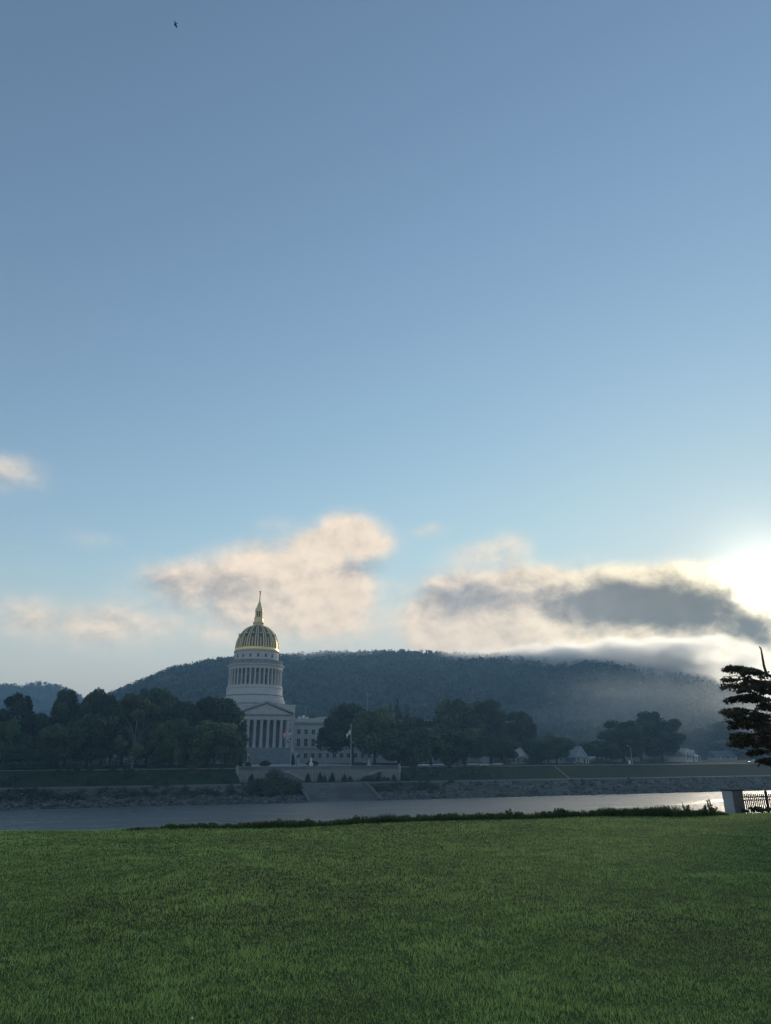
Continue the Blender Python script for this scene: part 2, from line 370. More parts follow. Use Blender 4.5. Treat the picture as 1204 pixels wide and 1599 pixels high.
def make_proto(kind, seed, leafmat, barkmat):
    g = np.random.default_rng(seed); tb = MB()
    if kind == 'round':
        L = lobes_round(g, 34); limb_set(tb, g); me = crown_mesh('crown', L, 12500, .036, leafmat, seed=seed)
    elif kind == 'broad':
        L = lobes_round(g, 44, z0=.17, zc=.52, rx=.39, rz=.36, rr=(.09, .15)); limb_set(tb, g, n=9); me = crown_mesh('crown', L, 15000, .034, leafmat, seed=seed)
    elif kind == 'tall':
        L = [(0, 0, .5, .28, .28, .38)]
        for i in range(34):
            z = g.uniform(.16, .93); a = g.uniform(0, 2*PI); rr_ = .33*math.sin(PI*min(max((z-.02)/1.02, .05), .97))**.6
            r = g.uniform(.08, .15); L.append((math.cos(a)*rr_, math.sin(a)*rr_, z, r, r, r*.75))
        limb_set(tb, g, top=.85, spread=.24); me = crown_mesh('crown', L, 11000, .036, leafmat, seed=seed)
    elif kind == 'spire':
        L = []
        for cx, cy, hh, rb in ((0, 0, .98, .2), (-.28, .05, .86, .17), (.27, -.06, .82, .17), (.08, .2, .9, .16), (-.12, -.2, .78, .18)):
            for i in range(13):
                u = i/12; z = .12+(hh-.12)*u; r = rb*(1-u)**.75+.03
                a = g.uniform(0, 2*PI); L.append((cx+math.cos(a)*r*.35, cy+math.sin(a)*r*.35, z, r, r, .07))
        limb_set(tb, g, top=.9, spread=.2); me = crown_mesh('crown', L, 11000, .034, leafmat, seed=seed)
    elif kind == 'conifer':
        L = []
        for i in range(15):
            u = i/14; z = .1+.86*u; r = .46*(1-u)**.8+.03
            for j in range(int(9-6*u)):
                a = g.uniform(0, 2*PI); L.append((math.cos(a)*r*.6, math.sin(a)*r*.6, z+g.uniform(-.02, .02)-.02, r*.42, r*.42, .022))
        tb.tube([(0, 0, -.02), (0, 0, .5), (0, 0, .98)], [.022, .013, .003], 8); me = crown_mesh('crown', L, 10000, .032, leafmat, seed=seed, flat=.4)
    elif kind == 'open':
        L = []
        for i in range(40):
            d = np.array(g.normal(size=3)); d /= np.linalg.norm(d); r = g.uniform(.06, .11)
            L.append((d[0]*.38, d[1]*.38, max(.58+d[2]*.38, .22), r, r, r*.7))
        limb_set(tb, g, top=.8, n=7, r0=.014, spread=.3, zf=.3); me = crown_mesh('crown', L, 10500, .034, leafmat, seed=seed)
    elif kind == 'weeping':
        L = lobes_round(g, 24, z0=.2, zc=.62, rx=.36, rz=.26, rr=(.1, .16))
        for i in range(34):
            a = g.uniform(0, 2*PI); rr_ = g.uniform(.26, .42); zt = g.uniform(.4, .6)
            L.append((math.cos(a)*rr_, math.sin(a)*rr_, zt-.16, .05, .05, .2))
        limb_set(tb, g, n=8); me = crown_mesh('crown', L, 12500, .034, leafmat, seed=seed)
    root = empty('broadleaf_tree' if kind != 'conifer' else 'conifer_tree')
    o = tb.build('trunk', barkmat, root, smooth=True); c = link('crown', me, root)
    return root
PROTO = {}
for i, (k, m_, b_) in enumerate((('round', 'leaf', 'bark'), ('broad', 'leaf', 'bark'), ('tall', 'leaf', 'bark'), ('spire', 'leaf', 'bark'), ('conifer', 'leaf', 'bark'),
                             ('open', 'leaf_pale', 'bark_pale'), ('weeping', 'leaf_pale', 'bark'), ('round2', 'leaf_pale', 'bark'), ('broad2', 'leaf', 'bark'), ('tall2', 'leaf', 'bark'))):
    PROTO[k] = [make_proto(k.rstrip('2'), 100+i*13, M[m_], M[b_]), False]
def tree(kind, px, top, wpx, v, label, rz=None, group=None, base=None, depth_ratio=1.0):
    r, used = PROTO[kind]
    if used: r = copy_tree(r)
    PROTO[kind][1] = True
    u, zt = onv(px, top, v); ul, _ = onv(px-wpx/2, top, v); ur, _ = onv(px+wpx/2, top, v)
    # keep the crown's axis where it is seen at mid height
    zb = far_z(v) if base is None else base; u, _ = onv(px, (top+1196)/2, v)
    wm = (ur-ul); h = (zt-zb)*1.0
    r.location = uv2(u, v, zb-.1); r.scale = (wm*1.02, wm*1.02*depth_ratio, h*1.02); r.rotation_euler = (0, 0, random.uniform(0, 6.28) if rz is None else rz)
    tag(r, label, 'tree', group)
    return r
GL = 'trees on the far bank left of the domed building'; GR = 'trees on the far bank right of the domed building'; GH = 'hazy trees at the right end of the far bank'
TREES = [
 # left, back row
 ('tall2', 18, 1084, 74, 292, 'dark tree with a ragged pointed top at the left edge of the far bank', GL),
 ('round', 62, 1112, 70, 300, 'low dark tree seen in the dip between two taller ones at far left', GL),
 ('tall', 108, 1078, 78, 296, 'dark bushy tree rising just right of the low distant hill', GL),
 ('round', 152, 1073, 74, 305, 'rounded dark tree whose top meets the foot of the long hill', GL),
 ('broad2', 196, 1080, 84, 292, 'wide dark tree behind the pale limbed sycamore', GL),
 ('tall', 234, 1074, 84, 302, 'tall dark tree just right of the pale limbed sycamore', GL),
 ('round', 270, 1086, 72, 312, 'dark tree filling the notch left of the biggest crown', GL),
 ('broad', 328, 1075, 122, 288, 'biggest dark round tree standing against the left side of the portico', GL),
 # left, front row
 ('conifer', 42, 1146, 84, 262, 'layered conifer with drooping tiers near the left edge', GL),
 ('round2', 92, 1128, 84, 272, 'mid height tree right of the layered conifer', GL),
 ('broad2', 140, 1112, 96, 276, 'dark spreading tree in front of the small white house', GL),
 ('open', 212, 1088, 96, 266, 'open sycamore with pale bare limbs showing through its leaves', GL),
 ('round', 176, 1130, 70, 270, 'dark shrubby tree just left of the pale limbed sycamore', GL),
 ('weeping', 272, 1120, 88, 268, 'drooping tree between the sycamore and the pale green tree', GL),
 ('round2', 336, 1122, 96, 264, 'paler green rounded tree in front of the biggest dark crown', GL),
 ('weeping', 368, 1146, 40, 262, 'small drooping tree at the right end of the left tree mass', GL),
 ('round2', 8, 1120, 60, 270, 'bushy tree cut by the left edge of the view', GL),
 # right, back row
 ('broad', 550, 1090, 112, 300, 'large dark oak covering the right wing of the domed building', GR),
 ('round2', 585, 1102, 84, 290, 'grey green tree overlapping the right side of the large dark oak', GR),
 ('spire', 622, 1096, 62, 312, 'clump of pointed crowns right of the large dark oak', GR),
 ('round', 655, 1118, 70, 298, 'low rounded tree between the pointed crowns and the tall pair', GR),
 ('broad2', 708, 1090, 100, 306, 'tallest rounded tree of the right hand group', GR),
 ('tall', 764, 1094, 66, 304, 'upright dark tree touching the tallest rounded one', GR),
 ('tall2', 811, 1112, 54, 310, 'dark flat topped tree ending the dense right hand group', GR),
 # right, front row
 ('round2', 630, 1136, 78, 276, 'soft grey green tree above the right end of the terrace', GR),
 ('weeping', 672, 1134, 74, 272, 'drooping tree with a pale left flank on the boulevard', GR),
 ('broad', 724, 1130, 106, 270, 'wide low tree in front of the tallest rounded one', GR),
 ('round', 782, 1148, 60, 276, 'small dark tree under the upright dark tree', GR),
 ('round2', 868, 1146, 52, 276, 'small round tree left of the blue grey gabled house', GR),
 ('tall', 846, 1158, 34, 290, 'narrow tree between the pale lit house and the small round tree', GR),
 # right, hazy
 ('round', 932, 1156, 62, 300, 'low round tree right of the blue grey gabled house', GH),
 ('tall2', 972, 1126, 68, 305, 'hazy upright tree behind the curved street lamp', GH),
 ('tall', 1030, 1112, 70, 305, 'tallest hazy tree left of the white house', GH),
 ('round', 1000, 1146, 60, 312, 'hazy low tree between the two upright hazy ones', GH),
 ('tall', 1122, 1128, 66, 470, 'faint hazy tree right of the white house', GH),
 ('round', 1086, 1150, 60, 520, 'faint hazy tree behind the roof of the white house', GH),
 ('round2', 1150, 1152, 90, 440, 'faint spreading tree behind the dark leafy branch', GH),
 ('broad2', 1196, 1140, 90, 480, 'faint tree beyond the lawn at the right edge', GH),
]
for T_ in TREES: tree(T_[0], T_[1], T_[2], T_[3], T_[4], T_[5], group=T_[6])

# ------------------------------------------------------------------ terrain
def in_terr(u, v): return 34.2 < u < 91.9 and 228 < v < 245.4
def bank_z(u, v):
    z = far_z(v)
    if in_terr(u, v): z = min(z, 4.75)
    return z
def sheet(name, us, vs_, zf, m, kind='structure', dz=0.0):
    nu, nv = len(us), len(vs_)
    vv = [tuple(uv2(u, v, zf(u, v)+dz)) for v in vs_ for u in us]
    ff = [(j*nu+i, j*nu+i+1, (j+1)*nu+i+1, (j+1)*nu+i) for j in range(nv-1) for i in range(nu-1)]
    me = D.meshes.new(name); me.from_pydata(vv, [], ff); me.materials.append(m)
    o = link(name, me); tag(o, kind=kind); return o
gm = mat('far_grass_ground', (.018, .034, .016), (.026, .044, .020), .15, .95, bump=.3, bscale=2, c3=(.026, .038, .020), spec=.03)
us = sorted(set([-1300, -900, -600, -400, -300]+list(range(-240, 341, 6))+[34.1, 34.3, 91.8, 92.0]+[450, 600, 900, 1300]))
vss = [205, 210, 213.5, 216, 220, 224, 228.5, 229, 231.5, 233, 237, 241, 245.3, 245.5, 249, 252, 256, 262, 280, 300, 330, 420, 600, 900]
sheet('ground', us, vss, bank_z, gm)
def bumpy(u, v):
    s = 1 if 206 < v < 228 else 0
    return far_z(v)+.12+s*(.55*mnoise.noise(Vector((u*.35, v*.45, 0)))+.3*mnoise.noise(Vector((u*1.1, v*1.3, 4))))
rk = mat('rocky_bank_soil', (.13, .125, .12), (.07, .075, .06), .5, .95, bump=.6, bscale=3, c3=(.05, .06, .04))
ul = [-1300, -700, -400, -260]+[x*1.2 for x in range(-150, 43)]+[51.3]
ur = [73.6]+[x*1.2 for x in range(62, 240)]+[400, 700, 1300]
sheet('river_bank', ul, [206+x*1.13 for x in range(0, 21)], bumpy, rk)
sheet('river_bank', ur, [206+x*1.13 for x in range(0, 21)], bumpy, rk)
sheet('path', [-1300, 0, 34, 92, 1300], [229.3, 232.2], lambda u, v: 4.75 if v > 231 else 4.5, M['path'], dz=.06)
kb = MB(); kb.box(-1290, 1290, 228.7, 229.25, 4.0, 4.62); tag(kb.build('kerb', M['path'], rz=AN), kind='structure')
sheet('road', [-1300, 1300], [253, 261.5], lambda u, v: far_z(v), M['asphalt'], dz=.05)
mk = MB()
for v0 in (253.3, 261.1): mk.quad((-1290, v0, far_z(v0)+.056), (1290, v0, far_z(v0)+.056), (1290, v0+.12, far_z(v0+.12)+.057), (-1290, v0+.12, far_z(v0+.12)+.057))
for i in range(-110, 160): mk.quad((i*3, 257.2, 9.18), (i*3+1.6, 257.2, 9.18), (i*3+1.6, 257.35, 9.181), (i*3, 257.35, 9.181))
tag(mk.build('road_markings', M['white'], rz=AN), kind='structure')
kb = MB(); kb.box(-1290, 1290, 252.6, 252.98, 8.8, 9.2); kb.box(-1290, 1290, 261.55, 261.9, 8.9, 9.32); tag(kb.build('road_kerb', M['concrete'], rz=AN), kind='structure')
sheet('pavement', [-1300, 1300], [250, 252.6], lambda u, v: far_z(v), M['path'], dz=.1)
# plaza and walks in front of the building
sheet('plaza', [44, 60, 76, 100], [284, 300, 316], lambda u, v: far_z(v), M['plaza'], dz=.06)
sheet('forecourt', [42, 84], [316.5, 333], lambda u, v: far_z(v), M['concrete'], dz=.06)
# slanting light path down the grass slope
ua, _ = onv(866, 1203, 249); ub, _ = onv(890, 1219, 233)
sp = MB()
for k in range(8):
    a, b = k/8, (k+1)/8; v1, v2 = 249-16*a, 249-16*b; u1, u2 = ua+(ub-ua)*a, ua+(ub-ua)*b
    sp.quad((u1-.4, v1, far_z(v1)+.08), (u2-.4, v2, far_z(v2)+.08), (u2+.4, v2, far_z(v2)+.08), (u1+.4, v1, far_z(v1)+.08))
tag(sp.build('slope_path', M['path'], rz=AN), kind='structure')

# hills (polar sheet with its own distance, relief and forest)
RIDGE = [(-60, 1.0), (-30, 1.2), (-26, 2.6), (-23, 4.2), (-20.7, 5.36), (-19, 6.1), (-17.5, 6.94), (-15, 7.5), (-12.7, 8.05), (-9, 8.3), (-5.5, 8.45), (-2, 8.45), (.9, 8.62), (4, 8.4), (7.2, 8.15), (11, 8.0), (15.3, 7.75), (18, 7.4), (20, 6.95), (22.5, 6.5), (24.4, 5.9), (25.6, 5.2), (26.7, 4.4), (28.4, 3.75), (34, 3.3), (60, 3.0)]
RIDGE2 = [(-60, 5.0), (-40, 5.2), (-34, 5.5), (-28.9, 5.5), (-27.4, 5.45), (-26.4, 5.72), (-25.2, 5.6), (-24.2, 5.2), (-23.2, 4.7), (-21.5, 4.0), (-18, 3), (60, 1)]
def interp(tab, x):
    if x <= tab[0][0]: return tab[0][1]
    for (a, b), (c, d) in zip(tab, tab[1:]):
        if x <= c: return b+(d-b)*(x-a)/(c-a)
    return tab[-1][1]
def hill_z(az, r, r0, tab, rs):
    hr = H+r0*math.tan(R(interp(tab, az)))-7
    s = max(0, min(1, (r-rs)/(r0-rs)))
    x, y = r*math.sin(R(az)), r*math.cos(R(az))
    spur = mnoise.noise(Vector((x*.0042, y*.0042, 3)))*.5+mnoise.noise(Vector((x*.011, y*.011, 7)))*.25
    p = s+spur*.28*math.sin(PI*s)
    p = max(0, min(1, p)); p = p*p*(3-2*p)*.55+p*.45
    z = 11+(hr-11)*p
    if r > r0: z = hr*(1-.35*(r-r0)/400)
    return z+(1.8*mnoise.noise(Vector((x*.02, y*.02, 1))) if s > .1 else 0)
hm = mat('forested_hill_ground', (.026, .040, .022), (.040, .052, .026), .03, .95, bump=.8, bscale=.25)
def hill(r0, rs, r1, tab, a0, a1, na, nr):
    vv = []; ff = []
    for j in range(nr):
        r = rs+(r1-rs)*j/(nr-1)
        for i in range(na):
            a = a0+(a1-a0)*i/(na-1); vv.append((r*math.sin(R(a)), r*math.cos(R(a)), hill_z(a, r, r0, tab, rs)))
    for j in range(nr-1):
        for i in range(na-1): k = j*na+i; ff.append((k, k+1, k+na+1, k+na))
    me = D.meshes.new('hill'); me.from_pydata(vv, [], ff); me.materials.append(hm); me.polygons.foreach_set('use_smooth', [True]*len(ff))
    tag(link('hill', me), kind='structure')
hill(1150, 600, 1500, RIDGE, -44, 42, 320, 46)
hill(1850, 1450, 2200, RIDGE2, -42, -14, 120, 30)
def forest(r0, rs, tab, a0, a1, n, ridge_n, seed):
    g = np.random.default_rng(seed); V_ = []; T2 = []
    for i in range(n+ridge_n):
        a = g.uniform(a0, a1); rid = i >= n
        r = g.uniform(r0-75, r0+12) if rid else g.uniform(rs+60, r0-50)
        z = hill_z(a, r, r0, tab, rs); x, y = r*math.sin(R(a)), r*math.cos(R(a)); k = 46 if rid else 16
        cr = g.uniform(3.2, 6.5)*(1.0 if rid else 1.35); ch = g.uniform(5, 12.5) if rid else g.uniform(6, 11)
        L = [(x, y, z-3+ch*.6, cr, cr, ch*.5), (x+g.uniform(-3, 3), y, z-2+ch*.8, cr*.6, cr*.6, ch*.32)]
        v, f, tn = leaf_cloud(L, k, (2.1 if rid else 4.0), seed=int(g.integers(1e9)), shell=.3)
        V_.append(v); T2.append(tn*g.uniform(.65, 1.4))
    V_ = np.concatenate(V_); T2 = np.concatenate(T2)
    me = np_mesh('hill_forest', V_, np.arange(len(V_)).reshape(-1, 4), 4, M['forest'], attr=T2)
    tag(link('hill_forest', me), kind='stuff')
forest(1150, 600, RIDGE, -27, 33, 5200, 1500, 5)
forest(1850, 1450, RIDGE2, -33, -21, 700, 450, 6)

# haze
hz = MB(); hz.box(-1620, 1620, -470, 2330, -4, 222)
hzm = D.materials.new('haze'); hzm.use_nodes = True; nt = hzm.node_tree; nt.nodes.clear()
o_ = nt.nodes.new('ShaderNodeOutputMaterial'); pv = nt.nodes.new('ShaderNodeVolumePrincipled')
HAZE = .00027
pv.inputs['Color'].default_value = (.36, .66, 1.0, 1); pv.inputs['Density'].default_value = HAZE; pv.inputs['Anisotropy'].default_value = .3
nt.links.new(pv.outputs[0], o_.inputs['Volume'])
tag(hz.build('haze', hzm), kind='stuff')

# fog lying on the ridge
def fog(name, a0, e0, r0, half, dens, seed, color=(.97, .96, .94, 1), aniso=.65, rz=0.0, nscale=2.6):
    c = (r0*math.sin(R(a0)), r0*math.cos(R(a0)), H+r0*math.tan(R(e0)))
    b = MB(); b.lathe([(math.cos(k/8*PI-PI/2)+1e-3, math.sin(k/8*PI-PI/2)) for k in range(9)], 24, cap=False)
    m = D.materials.new(name); m.use_nodes = True; m.node_tree.nodes.clear(); t = NT(m.node_tree)
    o_ = t.n('ShaderNodeOutputMaterial'); pv = t.n('ShaderNodeVolumePrincipled'); pv.inputs['Color'].default_value = color; pv.inputs['Anisotropy'].default_value = aniso
    tc = t.n('ShaderNodeTexCoord'); ln = t.n('ShaderNodeVectorMath', operation='LENGTH'); t.l(tc.outputs['Object'], ln.inputs[0])
    mp_ = t.n('ShaderNodeMapping'); mp_.inputs['Location'].default_value = (seed, seed*1.7, 0); mp_.inputs['Scale'].default_value = (half[0]/140, half[1]/140, half[2]/70); t.l(tc.outputs['Object'], mp_.inputs['Vector'])
    nz = t.noise(mp_.outputs[0], nscale, 4, .6, .3)
    d = t.m('ADD', t.m('SUBTRACT', 1.0, ln.outputs['Value']), t.m('MULTIPLY', t.m('SUBTRACT', nz, .55), 1.7))
    t.l(t.smooth(d, .0, .75, 0, dens), pv.inputs['Density']); t.l(pv.outputs[0], o_.inputs['Volume'])
    o = b.build(name, m, loc=c, rz=-R(a0)+rz); o.scale = half; tag(o, kind='stuff'); return o
fog('fog', 18.0, 7.4, 1070, (245, 85, 36), .060, 3.0)
fog('fog', 22.8, 6.1, 1060, (170, 70, 38), .045, 21.0)
fog('fog', -4.0, 8.0, 1085, (140, 50, 18), .012, 9.0)
fog('fog', 27.5, 2.3, 740, (330, 260, 60), .0022, 33.0, nscale=1.2)
fog('fog', 8.5, 7.6, 1075, (150, 50, 26), .034, 14.0)

# ------------------------------------------------------------------ river
wm = D.materials.new('river_water'); wm.use_nodes = True; t = NT(wm.node_tree); b = wm.node_tree.nodes['Principled BSDF']
b.inputs['Base Color'].default_value = (.018, .030, .032, 1); b.inputs['IOR'].default_value = 1.45; b.inputs['Specular IOR Level'].default_value = .8; b.inputs['Specular Tint'].default_value = (.86, .95, 1.0, 1)
tcw = t.n('ShaderNodeTexCoord'); wv = tcw.outputs['Object']
sxw = t.n('ShaderNodeSeparateXYZ'); t.l(wv, sxw.inputs[0])
wind = t.m('MULTIPLY', t.smooth(sxw.outputs[0], -60, 60), .20)      # more breeze on the open water downstream
mps = t.n('ShaderNodeMapping'); mps.inputs['Scale'].default_value = (.35, 1, 1); t.l(wv, mps.inputs['Vector'])
patch = t.smooth(t.m('ADD', t.noise(mps.outputs[0], .06, 5, .6, .8), wind), .44, .68)
t.l(t.smooth(patch, 0, 1, .22, .44), b.inputs['Roughness'])
mpw = t.n('ShaderNodeMapping'); mpw.inputs['Scale'].default_value = (.8, 1.5, 1); t.l(wv, mpw.inputs['Vector'])
hgt = t.m('ADD', t.m('MULTIPLY', t.noise(mpw.outputs[0], .55, 5, .6), 1.0), t.m('MULTIPLY', t.noise(mpw.outputs[0], 2.1, 4, .6), .35))
bn = t.n('ShaderNodeBump'); bn.inputs['Distance'].default_value = 1.3
t.l(t.smooth(patch, 0, 1, .25, .8), bn.inputs['Strength']); t.l(hgt, bn.inputs['Height']); t.l(bn.outputs[0], b.inputs['Normal'])
wb = MB(); wb.quad((-1300, 24, 0), (1300, 24, 0), (1300, 216, 0), (-1300, 216, 0)); tag(wb.build('river', wm, rz=AN), kind='structure')

# ------------------------------------------------------------------ near lawn
def edge(x): return 21.3+.235*max(-40, min(60, x))+.35*math.sin(x*.45)+.25*math.sin(x*1.1+1)
def lawn_z(x, y):
    e = edge(x)
    z = 9.35+.05*mnoise.noise(Vector((x*.12, y*.12, 0)))+.02*mnoise.noise(Vector((x*.6, y*.6, 5)))
    if y > e:
        d = y-e; z -= .10*d*min(1, d/2.0) if d < 18 else 1.8+(d-18)*.45
    return max(z, -1.5)
soil = mat('lawn_soil', (.038, .072, .024), (.052, .088, .032), 1.2, .95, bump=.5, bscale=25, c3=(.036, .052, .024), spec=.03)
xs = np.concatenate([np.linspace(-260, -50, 12), np.linspace(-48, 58, 213), np.linspace(62, 300, 14)]); ys = np.concatenate([np.linspace(-45, 3, 10), np.linspace(3.5, 34, 123), np.linspace(35, 110, 38)])
vv = [(x, y, lawn_z(x, y)) for y in ys for x in xs]; n_ = len(xs)
ff = [(j*n_+i, j*n_+i+1, (j+1)*n_+i+1, (j+1)*n_+i) for j in range(len(ys)-1) for i in range(n_-1)]
me = D.meshes.new('lawn'); me.from_pydata(vv, [], ff); me.materials.append(soil); me.polygons.foreach_set('use_smooth', [True]*len(ff)); tag(link('lawn', me), kind='structure')

def fnoise(x, y, s, seed):
    """cheap vectorised value noise"""
    g = np.random.default_rng(seed); tab = g.random((256, 256)); X_, Y_ = x*s, y*s; i, j = np.floor(X_).astype(int), np.floor(Y_).astype(int); a, b = X_-i, Y_-j
    a = a*a*(3-2*a); b = b*b*(3-2*b); tt = lambda p, q: tab[p % 256, q % 256]
    return (tt(i, j)*(1-a)+tt(i+1, j)*a)*(1-b)+(tt(i, j+1)*(1-a)+tt(i+1, j+1)*a)*b
def blades(name, x, y, z, L, wd, lean, tone, m, kind='stuff', seg=2):
    n = len(x); g = np.random.default_rng(3); th = g.uniform(0, 2*PI, n); ph = g.uniform(0, 2*PI, n)
    dx, dy = np.cos(th), np.sin(th); lx, ly = np.cos(ph)*lean*L, np.sin(ph)*lean*L
    rows = []
    for k, (h, wf, lf) in enumerate(((0, 1, 0), (.5, .85, .3), (.97, .12, 1.0))):
        cx, cy, cz = x+lx*lf, y+ly*lf, z+L*h*(1-.35*lean*h)
        rows += [np.stack([cx-dx*wd*wf*.5, cy-dy*wd*wf*.5, cz], 1), np.stack([cx+dx*wd*wf*.5, cy+dy*wd*wf*.5, cz], 1)]
    v = np.stack(rows, 1).reshape(-1, 3); b0 = (np.arange(n)*6)[:, None]
    f = np.concatenate([b0+np.array([[0, 1, 3, 2]]), b0+np.array([[2, 3, 5, 4]])], 1).reshape(-1, 4)
    me = np_mesh(name, v, f, 4, m, attr=np.repeat(tone, 6)); o = link(name, me); tag(o, kind=kind); return o
gmat = mat('grass_blades', (.205, .315, .092), (.240, .350, .108), .8, .6, tone=True, transl=.42, spec=.25, c3=(.225, .335, .105))
g = np.random.default_rng(21)
NB = 560000
yy = 3.2*(27.5/3.2)**g.random(NB*2)      # ~1/y density along y
xx = (g.random(NB*2)*2-1)*(.62*yy+2.5)
keep = g.random(NB*2) < .55+.6*(fnoise(xx+50, yy+50, 6.5, 1)-.25)
ed = 21.3+.235*np.clip(xx, -40, 60)+.35*np.sin(xx*.45)+.25*np.sin(xx*1.1+1)
keep &= yy < ed+.9
xx, yy = xx[keep][:NB], yy[keep][:NB]
zz = np.array([lawn_z(a, b) for a, b in zip(xx.tolist(), yy.tolist())])
cl = fnoise(xx+90, yy+90, 3.1, 2); cl2 = fnoise(xx+70, yy+70, .75, 4); cl3 = fnoise(xx*.5+30, yy+30, .28, 9); cl4 = fnoise(xx+30, yy+30, 9.0, 12)
dist = np.sqrt(xx*xx+yy*yy)
L_ = (.028+.022*cl*cl2+.030*cl4*(.4+.6*cl))*g.uniform(.65, 1.35, len(xx))*.82
wd = .0030*np.clip(dist/6, .8, 4)*g.uniform(.7, 1.3, len(xx))
tone = (.74+.22*cl2+.16*cl3+.22*cl+.16*cl4)*g.uniform(.65, 1.35, len(xx))
blades('grass', xx, yy, zz-.005, L_, wd, g.uniform(.15, 1.0, len(xx)), tone, gmat)
# tall weeds along the brink
def brink(a, b, n, hfun, seed, name):
    g = np.random.default_rng(seed); x = g.uniform(a, b, n); e = np.array([edge(q) for q in x]); y = e+.05+np.abs(g.normal(size=n))*.5
    z = np.array([lawn_z(p, q) for p, q in zip(x, y)]); hh = np.array([hfun(q) for q in x])*g.uniform(.35, 1.15, n)*(.35+.8*fnoise(x+20, y+20, 1.6, seed)+.5*fnoise(x+20, y+20, 6.5, seed+1))
    m = hh > .04; x, y, z, hh = x[m], y[m], z[m], hh[m]
    blades(name, x, y, z-.02, hh, np.full(len(x), .016)*g.uniform(.6, 1.5, len(x)), g.uniform(.05, .55, len(x)), g.uniform(.5, 1.4, len(x)), M['weed'])
def wh(x):
    pts = [(-12, 0), (-7.4, 0), (-6.6, .10), (-5.9, .12), (-5.6, .2), (-4.6, .18), (-3.8, .26), (-2.4, .34), (-1.6, .2), (-.5, .36), (.6, .30), (2.5, .30), (4.5, .32), (6.2, .30), (7.0, .45), (8.6, .52), (9.6, .50), (10.4, .42), (10.9, .0), (40, 0)]
    return interp(pts, x)*.52+(.02 if x > -7 else 0)
brink(-9, 11.2, 26000, wh, 31, 'tall_grass')
g = np.random.default_rng(77); LB = []
for i in range(260):
    x = g.uniform(-6.2, 10.7); h_ = wh(x)
    if h_ < .06 or fnoise(np.array([x+20.]), np.array([3.]), .9, 8)[0] < .38: continue
    y = edge(x)+g.uniform(.3, 1.4); z = lawn_z(x, y); r = g.uniform(.04, .10)
    LB.append((x, y, z+h_*g.uniform(.2, .75), r*1.3, r, r))
v, f, tn = leaf_cloud(LB, 11000, .045, seed=9, shell=.5); tag(link('weeds', np_mesh('weeds', v, f, 4, M['weed'], attr=tn)), kind='stuff')
# a few rank weed stalks standing above the rest: countable, each its own plant
def stalk(px, h_, seed, label):
    g = np.random.default_rng(seed); r = ray(px, 1268); x = r[0]/r[1]*24.2; y = edge(x)+.5; x = r[0]/r[1]*y; z = lawn_z(x, y)
    root = empty('weed_plant', (x, y, z)); tag(root, label, 'weed', 'tall weeds standing along the brink of the lawn'); sb = MB(); L = []
    for k in range(5):
        a = g.uniform(0, 6.28); e = g.uniform(.04, .16); hh = h_*g.uniform(.6, 1.0)
        p = [(0, 0, 0), (math.cos(a)*e*.4, math.sin(a)*e*.4, hh*.5), (math.cos(a)*e, math.sin(a)*e, hh)]
        sb.tube(p, [.008, .006, .003], 5)
        for q in np.linspace(.35, 1, 8): L.append((math.cos(a)*e*q, math.sin(a)*e*q, hh*q, .035, .035, .03))
    sb.build('stem', M['weed'], root); v, f, tn = leaf_cloud(L, 320, .04, seed=seed, shell=.5); link('leaves', np_mesh('leaves', v, f, 4, M['weed'], attr=tn), root)
for i, (px, h_, lb) in enumerate(((1111, .62, 'tallest bushy weed on the brink just left of the stone pillar'), (1070, .55, 'thin upright weed stalk left of the bushy one by the pillar'), (1044, .5, 'weed stalk on the brink where the weeds begin to rise'),
                              (874, .42, 'spindly weed on the brink left of the high weed bank'), (795, .4, 'lone weed sprig near the middle of the weed strip'), (1098, .42, 'short weed stalk between the tallest weed and the thin one'))):
    stalk(px, h_*.72, 400+i, lb)
fl = empty('clover_flower', (0, 0, 0)); r = ray(300, 1594); tt_ = (9.40-H)/r[2]; fl.location = (r[0]*tt_, r[1]*tt_, 9.36); tag(fl, 'tiny white flower head in the grass at the bottom of the view', 'flower')
MB().tube([(0, 0, 0), (0, 0, .05)], [.0015, .0012], 5).build('stem', M['weed'], fl); MB().lathe([(.002, .045), (.007, .05), (.008, .055), (.005, .060), (.001, .062)], 10).build('petals', M['white'], fl, smooth=True)

# ------------------------------------------------------------------ stone pillar and iron fence
Yp = 40.0
def at(px, py, Y): r = ray(px, py); q = Y/r[1]; return Vector((r[0]*q, r[1]*q, H+r[2]*q))
c0 = at(1142, 1232, Yp); pz = lawn_z(c0.x, c0.y)
pil = empty('stone_pillar', (c0.x, c0.y, pz), R(-29-40)+PI/2*0); hh = c0.z-pz
tag(pil, 'square stone fence pillar with a thin dark cap at the end of the iron fence', 'pillar')
MB().box(-.35, .35, -.35, .35, -.3, hh-.08).build('shaft', [M['pillar_pale']], pil)
MB().box(.352, .39, -.352, .352, -.3, hh-.082).build('dark_side', M['pillar_dark'], pil)  # thin darker slab covering one visible side of the shaft
MB().box(-.38, .42, -.38, .38, hh-.08, hh-.01).build('cap', M['cap'], pil)
fa = at(1160, 1236, Yp); fdir = Vector((.985, .17, 0)).normalized(); fz = lawn_z(fa.x, fa.y); ft = at(1196, 1238, Yp).z
fen = empty('iron_fence', (fa.x, fa.y, fz), math.atan2(fdir.y, fdir.x)); tag(fen, 'black iron picket fence running right from the stone pillar', 'fence')
fh = ft-fz
for k in range(5):
    x0 = 1.35+k*2.4; MB().box(x0-.055, x0+.055, -.055, .055, -.2, fh+.05).lathe([(.05, fh+.05), (.055, fh+.08), (.01, fh+.12)], 8, x0, 0).build('post', M['iron'], fen)
